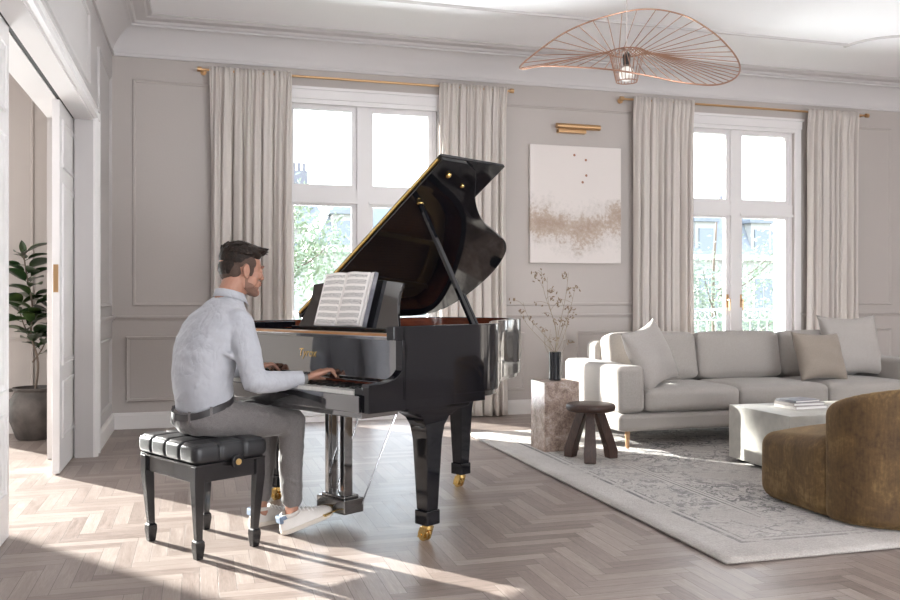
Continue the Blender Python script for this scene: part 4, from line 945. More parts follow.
pleg(0.60, 0.01, 0.66); pleg(-0.60, 0.01, 0.66); pleg(-0.10, 0.98, 0.666)
# lyre
b = MB().box(-0.08, 0.14, -0.11, 0.02, 0.575, 0.612).box(-0.13, 0.18, -0.14, 0.06, 0.606, 0.628); b.build('lyre_top', 'black_gloss', gp, bevel=0.004)
for s in (-1, 1): MB().box(0.028+s*0.062-0.015, 0.028+s*0.062+0.015, -0.088, -0.032, 0.140, 0.580).build('lyre_post', 'black_mirror', gp, bevel=0.003)
MB().box(-0.085, 0.140, -0.115, 0.012, 0.062, 0.135).box(-0.065, 0.120, -0.10, -0.003, 0.133, 0.148).build('pedal_box', 'black_mirror', gp, bevel=0.006)
for x in (-0.035, 0.03, 0.095):
    p = smooth_path([(x, -0.10, 0.088), (x, -0.135, 0.084), (x, -0.18, 0.074), (x, -0.205, 0.070)], 4)
    MB().tube(p, [0.006]*4+[0.008]*3+[0.012]*4+[0.016, 0.013], 10, flat=0.4).build('pedal', 'brass', gp, smooth=180)
for x in (0.008, 0.03, 0.052): MB().tube([(x, -0.05, 0.14), (x, -0.05, 0.58)], 0.003, 6).build('pedal_rod', 'steel', gp)
MB().tube([(0.138, 0.0, 0.10), (0.18, 0.26, 0.66)], 0.0042, 8).build('lyre_brace', 'steel', gp)
MB().tube([(-0.083, 0.0, 0.10), (-0.12, 0.26, 0.66)], 0.0042, 8).build('lyre_brace', 'steel', gp)

# ================================================================== SHEET MUSIC
def pl_world(x, y, z): return Vector((PO[0]+x*0.5+y*0.8660254, PO[1]-x*0.8660254+y*0.5, z))
mb_ = thing('sheet_music', 'open book of sheet music standing on the piano music desk', 'sheet music', pl_world(-0.015, -0.034, 0.9935), R(-60))
tilt = Matrix.Rotation(R(-17), 4, 'X')
for s, name in ((-1, 'left_page'), (1, 'right_page')):
    PW, PH = 0.185, 0.285; b = MB()
    for lay in range(1):
        def fn(u, v_):
            x = s*u*PW; y = -0.030*sin(min(1, u*1.25)*pi*0.9)*0.35-0.012*(1-u)*0+0.000
            return (x, -0.012-0.012*sin(pi*u)+(-0.006 if s > 0 else 0), v_*PH+0.004*sin(u*6)*(v_-0.5))
        b.grid(14, 10, fn)
    o = b.build('page', 'music', mb_, smooth=180, fix=False, solid=0.0012)
    uvl = o.data.uv_layers.new(name='UVMap')
    for poly in o.data.polygons:
        for li in poly.loop_indices:
            vi = o.data.loops[li].vertex_index; j, i = divmod(vi, 15); uu = i/14
            uvl.data[li].uv = (uu if s > 0 else 1-uu, 1-j/10)
    o.rotation_euler = (R(-17), 0, 0)
    th = 0.012 if s < 0 else 0.020
    q = MB(); q.box(*(sorted((s*0.004, s*(PW+0.001)))), -0.008, 0.004, 0.001, PH-0.001).build('page_block', 'paper', mb_, smooth=0).rotation_euler = (R(-17), 0, 0)
MB().box(0.186, 0.212, -0.010, 0.006, 0.0, 0.287).box(0.190, 0.204, -0.018, -0.010, 0.002, 0.280).build('loose_pages', 'paper', mb_, smooth=0).rotation_euler = (R(-17), 0, 0)
MB().box(0.213, 0.217, -0.016, 0.008, 0.0, 0.288).build('cover', 'book_grey', mb_, smooth=0).rotation_euler = (R(-17), 0, 0)

# ================================================================== PIANO BENCH
bc = (-0.123, -0.745); bw = pl_world(bc[0], bc[1], 0)
bn = thing('piano_bench', 'black leather piano bench with a channelled seat and height knob', 'bench', bw, R(-60))
BX, BY = 0.258, 0.180
# cushion with pressed channels, one closed padded block
bm = bmesh.new(); bmesh.ops.create_cube(bm, size=2); bmesh.ops.subdivide_edges(bm, edges=bm.edges, cuts=59, use_grid_fill=True)
bz0, bz1, rbv = 0.415, 0.506, 0.026; ccz, hz_ = (bz0+bz1)/2, (bz1-bz0)/2
for v_ in bm.verts:
    p = v_.co.copy(); q = Vector((p.x*BX, p.y*BY, p.z*hz_)); inn = Vector((max(-BX+rbv, min(BX-rbv, q.x)), max(-BY+rbv, min(BY-rbv, q.y)), max(-hz_+rbv, min(hz_-rbv, q.z))))
    d_ = q-inn; nrm_ = d_.normalized() if d_.length > 1e-7 else Vector((0, 0, 1))
    if d_.length > 1e-7: q = inn+nrm_*rbv
    puff = 0.004*(1-p.x**2)*(1-p.y**2)+0.008*(1-p.z**2)
    g = 0
    for k in (-0.5, 0.0, 0.5): g = max(g, math.exp(-((q.x-k*BX)/0.0065)**2)*(1 if abs(nrm_.x) < 0.7 else 0))
    for k in (-0.34, 0.34): g = max(g, math.exp(-((q.y-k*BY)/0.0065)**2)*(1 if (abs(nrm_.x) > 0.3 or abs(q.x) > 0.72*BX) and abs(nrm_.y) < 0.7 else 0))
    if nrm_.z < -0.5: g = 0; puff = 0
    v_.co = q+nrm_*(puff-0.011*g)+Vector((0, 0, ccz))
b = MB(); b.add([tuple(v_.co) for v_ in bm.verts], [tuple(v_.index for v_ in f.verts) for f in bm.faces]); bm.free()
b.build('seat_cushion', 'black_leather', bn, smooth=180)
MB().box(-BX+0.004, BX-0.004, -BY+0.004, BY-0.004, 0.408, 0.417).build('seat_board', 'black_satin', bn, bevel=0.002)
rl = MB(); LX, LY = 0.226, 0.155
for s in (-1, 1):
    rl.box(-LX, LX, s*LY-0.010, s*LY+0.010, 0.335, 0.408); rl.box(s*LX-0.010, s*LX+0.010, -LY, LY, 0.335, 0.408)
rl.build('apron', 'black_satin', bn, bevel=0.002)
for sx_ in (-1, 1):
    for sy in (-1, 1):
        b = MB(); x, y = sx_*LX, sy*LY; ox, oy = x-sx_*0.012, y-sy*0.012
        rr = [(0.408, 0.023, x, y), (0.330, 0.023, x, y), (0.085, 0.0145, ox, oy), (0.078, 0.021, ox, oy), (0.058, 0.022, ox, oy), (0.0, 0.016, ox, oy)]
        for z, h, cx, cy in rr: b.v += [(cx-h, cy-h, z), (cx+h, cy-h, z), (cx+h, cy+h, z), (cx-h, cy+h, z)]
        for i in range(5):
            for k in range(4): b.f.append((i*4+k, i*4+(k+1) % 4, i*4+4+(k+1) % 4, i*4+4+k))
        b.f.append((0, 1, 2, 3)); b.f.append((20, 21, 22, 23))
        b.build('leg', 'black_satin', bn, bevel=0.003, seg=2)
for s in (-1, 1):
    k_ = MB().tube([(s*(LX+0.010), 0.012, 0.415), (s*(LX+0.038), 0.012, 0.415)], 0.012, 14).tube([(s*(LX+0.036), 0.012, 0.415), (s*(LX+0.062), 0.012, 0.415)], 0.030, 26).build('height_knob', 'black_satin', bn, bevel=0.003)
    MB().tube([(s*(LX+0.062), 0.012, 0.415), (s*(LX+0.066), 0.012, 0.415)], 0.014, 22).build('knob_cap', 'gold_plate', k_)

# ================================================================== PERSON
# piano coordinates are used for the pose: x towards treble, y towards the keys
PB = (-0.13, -0.55); pw = pl_world(PB[0], PB[1], 0)
man = thing('person', 'person in a white shirt and grey trousers playing the grand piano', 'person', pw, R(-60))
OFF = Matrix.Translation((-PB[0], -PB[1], 0))
M['skin'] = mat('skin', (0.40, 0.205, 0.140), 0.5, var=(30, (0.34, 0.165, 0.11), 0.35, 0.75), bump=(260, 0.0004))
bsdf(M['skin']).inputs['Subsurface Weight'].default_value = 0.12; bsdf(M['skin']).inputs['Subsurface Radius'].default_value = (0.012, 0.005, 0.003)
M['hair'] = mat('dark_brown_hair', (0.010, 0.006, 0.004), 0.55, spec=0.25, var=(60, (0.032, 0.018, 0.012), 0.4, 0.8), bump=(170, 0.004))
M['hair_fade'] = mat('clipped_hair', (0.045, 0.027, 0.019), 0.8, var=(420, (0.085, 0.048, 0.034), 0.3, 0.7, 2), bump=(320, 0.001))
M['beard'] = mat('short_beard', (0.155, 0.085, 0.060), 0.8, var=(420, (0.23, 0.12, 0.085), 0.3, 0.7, 2), bump=(320, 0.001))
M['shirt'] = mat('white_shirt', (0.42, 0.425, 0.455), 0.8, var=(14, (0.38, 0.385, 0.415), 0.3, 0.75), bump=(420, 0.0006), sheen=0.1)
M['trousers'] = mat('grey_trousers', (0.125, 0.114, 0.110), 0.85, var=(260, (0.17, 0.155, 0.15), 0.35, 0.65, 2), bump=(340, 0.0008), sheen=0.15)
for nm_, sc2, ds in (('shirt', 6.5, 0.022), ('trousers', 7.0, 0.016)):
    m = M[nm_]; t = m.node_tree; oldb = [n for n in t.nodes if n.type == 'BUMP'][0]
    co = nd(m, 'ShaderNodeTexCoord'); mp2 = nd(m, 'ShaderNodeMapping'); mp2.inputs['Scale'].default_value = (1.0, 1.0, 0.55); mp2.inputs['Rotation'].default_value = (0.5, 0.4, 0)
    link(t, co.outputs['Object'], mp2.inputs[0]); f_ = noise(m, mp2.outputs[0], sc2, 3, 0.45, 1.6)
    rdg = mth(m, 'ABSOLUTE', mth(m, 'SUBTRACT', f_, 0.5)); b2 = nd(m, 'ShaderNodeBump'); b2.inputs['Distance'].default_value = ds*2; b2.inputs['Strength'].default_value = 0.28
    link(t, mth(m, 'POWER', rdg, 0.7), b2.inputs['Height']); link(t, b2.outputs[0], oldb.inputs['Normal'])
M['shoe'] = mat('white_sneaker_leather', (0.66, 0.62, 0.58), 0.45, var=(18, (0.58, 0.54, 0.50), 0.3, 0.8))
M['shoe_sole'] = mat('shoe_sole', (0.62, 0.55, 0.47), 0.6)
M['shoe_lining'] = mat('shoe_lining_blue', (0.16, 0.21, 0.29), 0.8)
M['belt'] = mat('dark_leather_belt', (0.03, 0.027, 0.028), 0.45)
M['eye_white'] = mat('eye_white', (0.75, 0.72, 0.70), 0.2); M['lips'] = mat('lips', (0.42, 0.17, 0.14), 0.5)
M['watch_face'] = mat('watch_case', (0.04, 0.04, 0.045), 0.25, 0.5); M['watch_band'] = mat('watch_band', (0.14, 0.14, 0.13), 0.5)

HC = Vector((-0.13, -0.527, 1.272))
HM = Matrix.Translation(HC) @ Matrix.Rotation(R(-17), 4, 'Z') @ Matrix.Rotation(R(-7), 4, 'X') @ Matrix.Scale(1.03, 4)
def dyr(L, d): return [(r_[0], r_[1]+d)+tuple(r_[2:]) for r_ in L]
def headpart(b): return b.move(HM)
# ---- body, one continuous surface: head, neck, trunk, arms, hands, legs, feet
hd = MB()
hd.ell((0, -0.018, 0.035), (0.073, 0.093, 0.084)); hd.ell((0, 0.030, 0.010), (0.060, 0.058, 0.088)); hd.ell((0, 0.020, -0.045), (0.054, 0.058, 0.060))
hd.ell((0, 0.048, -0.075), (0.034, 0.034, 0.032)); hd.ell((0, 0.076, -0.096), (0.021, 0.019, 0.019)); hd.ell((0, 0.055, -0.060), (0.036, 0.034, 0.034))
for s in (-1, 1):
    hd.capsule([(s*0.053, -0.008, -0.035), (s*0.047, 0.008, -0.072), (s*0.022, 0.060, -0.098)], [0.016, 0.016, 0.014], 12)
    hd.ell((s*0.041, 0.056, -0.018), (0.021, 0.026, 0.022)); hd.ell((s*0.026, 0.083, 0.026), (0.024, 0.011, 0.0075)); hd.ell((s*0.009, 0.095, -0.028), (0.007, 0.009, 0.007))
    hd.ell((s*0.030, 0.080, 0.006), (0.014, 0.009, 0.011))
    er = Matrix.Rotation(R(s*22), 3, 'Z') @ Matrix.Rotation(R(8), 3, 'X')
    hd.tube([Vector((s*0.0755, 0.000, -0.002))+er @ Vector((0, 0.0150*cos(q), 0.0265*sin(q))) for q in [i*pi/9 for i in range(18)]], 0.0050, 8, closed=True)
    hd.ell((s*0.0735, 0.002, -0.002), (0.005, 0.016, 0.028), er); hd.ell((s*0.073, 0.006, -0.030), (0.006, 0.009, 0.010))
    hd.ell((s*0.048, 0.032, -0.050), (0.018, 0.034, 0.030))
hd.capsule([(0, 0.083, 0.020), (0, 0.094, -0.008), (0, 0.101, -0.024)], [0.008, 0.0085, 0.0095], 12)
hd.ell((0, 0.084, -0.050), (0.024, 0.014, 0.012)); hd.ell((0, 0.091, -0.0495), (0.019, 0.008, 0.005)); hd.ell((0, 0.089, -0.060), (0.017, 0.008, 0.006)); hd.ell((0, 0.075, -0.075), (0.02, 0.014, 0.012))
headpart(hd)
bd = MB(); bd.v = list(hd.v); bd.f = list(hd.f)
bd.capsule([(-0.13, -0.625, 1.09), (-0.13, -0.60, 1.155), (-0.13, -0.565, 1.225)], [0.064, 0.056, 0.055], 20)
bd.capsule([(-0.13, -0.60, 1.13), (-0.125, -0.535, 1.20)], [0.045, 0.045], 16)
bd.loft(dyr([(-0.13, -0.745, 0.56, 0.13, 0.10), (-0.13, -0.765, 0.68, 0.12, 0.09), (-0.13, -0.75, 0.85, 0.14, 0.09), (-0.13, -0.715, 0.98, 0.15, 0.09), (-0.13, -0.69, 1.05, 0.13, 0.07), (-0.13, -0.66, 1.10, 0.07, 0.05)], 0.036))
SHR, ELR, WRR = Vector((0.048, -0.640, 1.030)), Vector((0.125, -0.625, 0.756)), Vector((0.196, -0.405, 0.764))
SHL, ELL, WRL = Vector((-0.308, -0.635, 1.030)), Vector((-0.375, -0.610, 0.775)), Vector((-0.295, -0.425, 0.780))
for a, e_, w_ in ((SHR, ELR, WRR), (SHL, ELL, WRL)): bd.capsule([a+Vector((0.03 if a is SHL else -0.03, 0, -0.012)), e_, w_], [0.034, 0.034, 0.025], 16)
def hand(b, wr, tip, s, lifts):
    """palm, four unequal bent fingers and a thumb; s = +1 thumb on the -x side (right hand)"""
    d_ = (tip-wr); d_.z = 0; d_.normalize(); lat = Vector((d_.y, -d_.x, 0)); up = Vector((0, 0, 1))    # lat: to the player's right
    K0 = wr+d_*0.020
    for j in (-0.022, 0.0, 0.020): b.capsule([wr+lat*j*0.5+up*0.001, wr+d_*0.082+lat*j*1.15+up*0.024], [0.0155, 0.0135], 12)
    b.ell(wr+d_*0.045-lat*s*0.018-up*0.004, (0.024, 0.030, 0.014))
    fl_ = [(-0.031, 0.074, 0.0086), (-0.010, 0.084, 0.0088), (0.011, 0.078, 0.0086), (0.031, 0.062, 0.0076)]
    for i, (lt, L, r_) in enumerate(fl_):
        lt *= s; k = wr+d_*(0.088-(0.010 if i == 3 else 0))+lat*lt*0.95+up*0.024
        side_ = lat*(lt*0.18); zt = wr.z-0.019+lifts[i]
        p1 = k+d_*L*0.44+side_+up*0.008; p2 = k+d_*L*0.82+side_*1.6+up*(-0.020+lifts[i]*0.6); p3 = k+d_*L*0.98+side_*2
        p3.z = zt
        b.capsule([k, p1, p2, p3], [r_*1.08, r_, r_*0.92, r_*0.8], 10, 3)
    tb = wr+d_*0.026-lat*s*0.022-up*0.002
    b.capsule([tb, tb+d_*0.036-lat*s*0.022-up*0.006, tb+d_*0.064-lat*s*0.026-up*0.010, tb+d_*0.084-lat*s*0.020-up*0.013], [0.0125, 0.0105, 0.0092, 0.008], 12, 3)
hand(bd, Vector((0.199, -0.385, 0.768)), Vector((0.235, -0.225, 0.75)), 1, (0.0, 0.004, 0.0, 0.002))
hand(bd, Vector((-0.285, -0.395, 0.772)), Vector((-0.235, -0.24, 0.75)), -1, (0.0, 0.006, 0.0, 0.0))
HPR, KNR, ANR = Vector((-0.045, -0.735, 0.575)), Vector((0.0, -0.330, 0.535)), Vector((0.015, -0.340, 0.105))
HPL, KNL, ANL = Vector((-0.215, -0.735, 0.575)), Vector((-0.245, -0.300, 0.530)), Vector((-0.215, -0.365, 0.095))
for h_, k_, a_ in ((HPR, KNR, ANR), (HPL, KNL, ANL)): bd.capsule([h_, k_, a_], [0.070, 0.047, 0.032], 16)
bd.capsule([ANR, (0.02, -0.33, 0.06), (0.035, -0.22, 0.07)], [0.032, 0.03, 0.025], 12)
bd.capsule([ANL, (-0.215, -0.35, 0.045), (-0.215, -0.22, 0.035)], [0.032, 0.03, 0.025], 12)
bd.move(OFF); body = bd.build('body', 'skin', man, smooth=180, fix=False); voxel(body, 0.0036, 3)
# ---- eyes, brows, hair, beard
e_ = MB()
for s in (-1, 1): e_.ell((s*0.029, 0.0815, 0.006), (0.0095, 0.008, 0.006))
headpart(e_); e_.move(OFF); e_.build('eyes', 'eye_white', man, smooth=180)
ir = MB()
for s in (-1, 1): ir.ell((s*0.029, 0.0885, 0.005), (0.0045, 0.0022, 0.0045))
headpart(ir); ir.move(OFF); ir.build('irises', 'ebony', man, smooth=180)
bw_ = MB()
for s in (-1, 1): bw_.capsule([(s*0.012, 0.0935, 0.026), (s*0.030, 0.092, 0.032), (s*0.047, 0.078, 0.027)], [0.0030, 0.0032, 0.002], 8)
headpart(bw_); bw_.move(OFF); bw_.build('eyebrows', 'hair', man, smooth=180)
lp = MB(); lp.ell((0, 0.0955, -0.0490), (0.017, 0.005, 0.0032)); lp.ell((0, 0.0945, -0.0575), (0.015, 0.005, 0.0040)); headpart(lp); lp.move(OFF); lp.build('lips', 'lips', man, smooth=180)
hr = MB()
hr.ell((0, -0.024, 0.055), (0.075, 0.091, 0.074)); hr.ell((0, -0.056, 0.008), (0.066, 0.056, 0.064)); hr.ell((0.0, -0.03, 0.045), (0.0765, 0.075, 0.050)); hr.ell((0, 0.020, 0.094), (0.058, 0.066, 0.037))
hr.ell((0, 0.062, 0.099), (0.050, 0.036, 0.025)); hr.ell((0.012, 0.079, 0.098), (0.034, 0.021, 0.020)); hr.ell((0, 0.050, 0.080), (0.058, 0.030, 0.030))
rh = random.Random(3)
def lock(p, d_, L, r_):
    d_ = d_.normalized(); hr.tube([p, p+d_*L*0.5, p+d_*L+Vector((0, 0, -0.15*L))], [r_, r_*0.85, r_*0.25], 6)
for k in range(230):
    th_ = rh.uniform(0, 2*pi); ph_ = rh.uniform(0.15, 1.45)
    n_v = Vector((cos(th_)*cos(ph_), sin(th_)*cos(ph_), sin(ph_)))
    if n_v.y > 0.62 and n_v.z < 0.6: continue
    p = Vector((0, -0.015, 0.060))+Vector((n_v.x*0.072, n_v.y*0.094, n_v.z*0.070))
    fw = Vector((0.15+rh.uniform(-0.25, 0.25), 1.0, 0.15)); tg = fw-n_v*fw.dot(n_v)+n_v*0.13
    lock(p, tg, rh.uniform(0.025, 0.045), 0.0055)
for k in range(46):
    x = rh.uniform(-0.045, 0.05); lock(Vector((x, 0.060+rh.uniform(-0.01, 0.015), 0.104+rh.uniform(-0.012, 0.008))), Vector((0.25+rh.uniform(-0.3, 0.3), 1, 0.12+rh.uniform(-0.2, 0.3))), rh.uniform(0.030, 0.046), 0.0060)
headpart(hr); hr.move(OFF); hair = hr.build('hair', 'hair', man, smooth=180, fix=False); voxel(hair, 0.0030, 1)
be = MB()
for s in (-1, 1): be.capsule([(s*0.0595, 0.012, -0.020), (s*0.0545, 0.006, -0.045), (s*0.049, 0.014, -0.074), (s*0.024, 0.063, -0.0995)], [0.0095, 0.0130, 0.0160, 0.0145], 12)
be.ell((0, 0.073, -0.0975), (0.022, 0.0185, 0.019)); be.ell((0, 0.0925, -0.0405), (0.020, 0.006, 0.0045)); be.ell((0, 0.060, -0.095), (0.032, 0.03, 0.018)); be.ell((0, 0.0555, -0.066), (0.0345, 0.033, 0.032))
for s in (-1, 1): be.ell((s*0.0487, 0.027, -0.064), (0.0180, 0.030, 0.022))
headpart(be); be.move(OFF); bo = be.build('beard', 'beard', man, smooth=180, fix=False); voxel(bo, 0.0030, 3)
fd = MB()
fd.ell((0, -0.054, -0.008), (0.060, 0.050, 0.060))
for s in (-1, 1): fd.ell((s*0.054, -0.010, 0.036), (0.0205, 0.060, 0.040)); fd.ell((s*0.0605, 0.028, 0.004), (0.0065, 0.012, 0.030)); fd.ell((s*0.050, -0.044, -0.004), (0.020, 0.030, 0.040))
headpart(fd); fd.move(OFF); fo2 = fd.build('hair_fade', 'hair_fade', man, smooth=180, fix=False); voxel(fo2, 0.0035, 4)
# ---- shirt
sh = MB()
sh.loft(dyr([(-0.13, -0.758, 0.615, 0.140, 0.108, 0.34), (-0.13, -0.766, 0.665, 0.152, 0.122, 0.30), (-0.13, -0.772, 0.73, 0.158, 0.122, 0.12), (-0.13, -0.772, 0.80, 0.166, 0.126), (-0.13, -0.760, 0.88, 0.176, 0.130),
         (-0.13, -0.738, 0.95, 0.186, 0.130), (-0.13, -0.712, 1.01, 0.190, 0.122), (-0.13, -0.690, 1.060, 0.170, 0.105), (-0.13, -0.670, 1.095, 0.130, 0.086), (-0.13, -0.648, 1.130, 0.083, 0.072), (-0.13, -0.632, 1.150, 0.068, 0.064)], 0.036), 32, 2.3)
for a, e2, w2, s in ((SHR, ELR, WRR, 1), (SHL, ELL, WRL, -1)):
    wv_ = e2.lerp(w2, 0.90)
    sh.capsule([a+Vector((-s*0.03, 0, -0.004)), a.lerp(e2, 0.5)+Vector((0.008*s, -0.006, 0)), e2+Vector((0, -0.004, 0.004)), e2.lerp(w2, 0.45)+Vector((0, 0, -0.006)), wv_], [0.068, 0.063, 0.055, 0.048, 0.036], 20)
    for k in range(5):      # creases gathered at the elbow
        t_ = 0.10+0.14*k; c = e2.lerp(w2, t_); sh.ell(c+Vector((0.0, 0.0, -0.004)), (0.052-0.003*k, 0.010, 0.050-0.004*k), Matrix.Rotation(R(20-12*k), 3, 'X'))
    for k in range(3):
        t_ = 0.62+0.13*k; c = a.lerp(e2, t_); sh.ell(c, (0.061, 0.060, 0.009), Matrix.Rotation(R(18+10*k), 3, 'X'))
sh.capsule([(0.02, -0.765, 0.92), (0.075, -0.685, 0.86), (0.06, -0.61, 0.80)], [0.014, 0.011, 0.009], 10)
for (x0, y0, z0, x1, y1, z1, r_) in ((-0.16, -0.853, 0.67, -0.05, -0.843, 0.74, 0.010), (-0.02, -0.838, 0.74, 0.03, -0.75, 0.86, 0.009), (0.01, -0.775, 0.68, 0.022, -0.71, 0.77, 0.011), (-0.05, -0.835, 0.83, 0.03, -0.76, 0.90, 0.008)):
    sh.capsule([(x0, y0, z0), ((x0+x1)/2, (y0+y1)/2-0.004, (z0+z1)/2), (x1, y1, z1)], [r_*0.5, r_, r_*0.5], 10)
sh.move(OFF); shirt = sh.build('shirt', 'shirt', man, smooth=180, fix=False)
voxel(shirt, 0.0055, 7, [('shirt_folds', 0.10, 0.012, 'CLOUDS'), ('shirt_creases', 0.032, 0.0045, 'CLOUDS')])
# collar: standing band with folded points
col = MB(); CA = Vector((-0.13, -0.592, 1.150)); nseg = 30
for k in range(nseg+1):
    a = R(-242+ (484-180)*k/nseg-0) if False else R(120+300*k/nseg); ca_, sa_ = cos(a), sin(a)
    t_ = abs(k/nseg*2-1); drop = 0.034+0.020*t_**4; lift = -sa_*0.016-0.004
    rx, ry = 0.0645, 0.062
    base_ = CA+Vector((rx*ca_, ry*sa_, lift-0.020+0.012*(-sa_))); top = CA+Vector((rx*0.97*ca_, ry*0.97*sa_, lift+0.024)); out2 = CA+Vector((rx*1.05*ca_, ry*1.07*sa_, lift+0.022)); low = CA+Vector((rx*(1.24+0.10*t_**4)*ca_, ry*(1.26+0.10*t_**4)*sa_, lift+0.022-drop))
    col.v += [tuple(base_), tuple(top), tuple(out2), tuple(low)]
for k in range(nseg):
    for j in range(3): col.f.append((k*4+j, k*4+4+j, k*4+5+j, k*4+1+j))
col.move(OFF); col.build('collar', 'shirt', man, smooth=60, fix=False, solid=0.003)
for a, e2, w2 in ((SHR, ELR, WRR), (SHL, ELL, WRL)):
    d_ = (w2-e2).normalized(); c0 = e2.lerp(w2, 0.74)
    MB().tube([c0, c0+d_*0.055, c0+d_*0.057, c0+d_*0.02], [0.0395, 0.0365, 0.033, 0.030], 22).move(OFF).build('cuff', 'shirt', man, smooth=50)
# watch on the right wrist
d_ = (WRR-ELR).normalized(); c = WRR+d_*0.006
MB().tube([c-d_*0.010, c+d_*0.010], 0.0285, 24).move(OFF).build('watch_strap', 'watch_band', man, bevel=0.002)
MB().lathe([(0, 0), (0.019, 0), (0.020, 0.004), (0.017, 0.009), (0, 0.009)], (c.x+0.012, c.y, c.z+0.022)).move(OFF).build('watch_case', 'watch_face', man)
# ---- trousers
tr = MB()
tr.loft(dyr([(-0.13, -0.745, 0.515, 0.150, 0.115), (-0.13, -0.750, 0.545, 0.168, 0.128), (-0.13, -0.755, 0.585, 0.165, 0.128), (-0.13, -0.765, 0.618, 0.157, 0.126, 0.25), (-0.13, -0.768, 0.652, 0.156, 0.126, 0.34)], 0.030), 32, 2.2)
tr.ell((-0.055, -0.752, 0.572), (0.085, 0.098, 0.062)); tr.ell((-0.205, -0.752, 0.572), (0.085, 0.098, 0.062))
for h_, k_, a_, s in ((HPR, KNR, ANR, 1), (HPL, KNL, ANL, -1)):
    kn = k_+Vector((0, 0.004, 0.002)); hem = k_.lerp(a_, 0.86)
    tr.capsule([h_+Vector((0, 0.02, 0.006)), h_.lerp(k_, 0.5)+Vector((0, 0, 0.004)), kn], [0.090, 0.084, 0.064], 24)
    tr.capsule([kn, k_.lerp(a_, 0.45)+Vector((0, -0.006, 0)), hem], [0.064, 0.058, 0.050], 24, 5)
    tr.ell(k_+Vector((0, -0.045, -0.02)), (0.055, 0.045, 0.05))
    for q in range(4):
        c = h_.lerp(k_, 0.12+0.12*q); tr.capsule([c+Vector((s*0.02, -0.03, 0.078)), c+Vector((s*0.074, 0.03, 0.04)), c+Vector((s*0.080, 0.05, -0.02))], [0.006, 0.012, 0.005], 8)
    for q in range(3):
        c = k_.lerp(a_, 0.16+0.25*q); tr.capsule([c+Vector((s*0.03, -0.052, 0.02)), c+Vector((s*0.056, -0.01, 0.0)), c+Vector((s*0.03, 0.046, -0.03))], [0.004, 0.009, 0.004], 8)
tr.move(OFF); trous = tr.build('trousers', 'trousers', man, smooth=180, fix=False)
voxel(trous, 0.0055, 6, [('trouser_folds', 0.06, 0.010, 'CLOUDS'), ('trouser_creases', 0.028, 0.004, 'CLOUDS')])
b = MB()
N_ = 48
def beltring(z, rx, ry, tl=0.0): return [(-0.13+rx*math.copysign(abs(cos(2*pi*k/N_))**(2/2.25), cos(2*pi*k/N_)), -0.738+ry*math.copysign(abs(sin(2*pi*k/N_))**(2/2.25), sin(2*pi*k/N_)), z+tl*sin(2*pi*k/N_)) for k in range(N_)]
for rg in (beltring(0.626, 0.158, 0.128, 0.045), beltring(0.656, 0.158, 0.128, 0.045), beltring(0.656, 0.146, 0.116, 0.045), beltring(0.626, 0.146, 0.116, 0.045)): b.v += rg
for i in range(4):
    for k in range(N_): b.f.append((i*N_+k, i*N_+(k+1) % N_, ((i+1) % 4)*N_+(k+1) % N_, ((i+1) % 4)*N_+k))
b.move(OFF); b.build('belt', 'belt', man, smooth=50)
for a in (-60, -20, -100, -140):
    x = -0.13+0.160*cos(R(a)); y = -0.738+0.130*sin(R(a)); MB().obox((x, y, 0.641+0.045*sin(R(a))), (-sin(R(a)), cos(R(a)), 0), (cos(R(a)), sin(R(a)), 0), (0, 0, 1), 0.006, 0.003, 0.024).move(OFF).build('belt_loop', 'trousers', man, bevel=0.001)
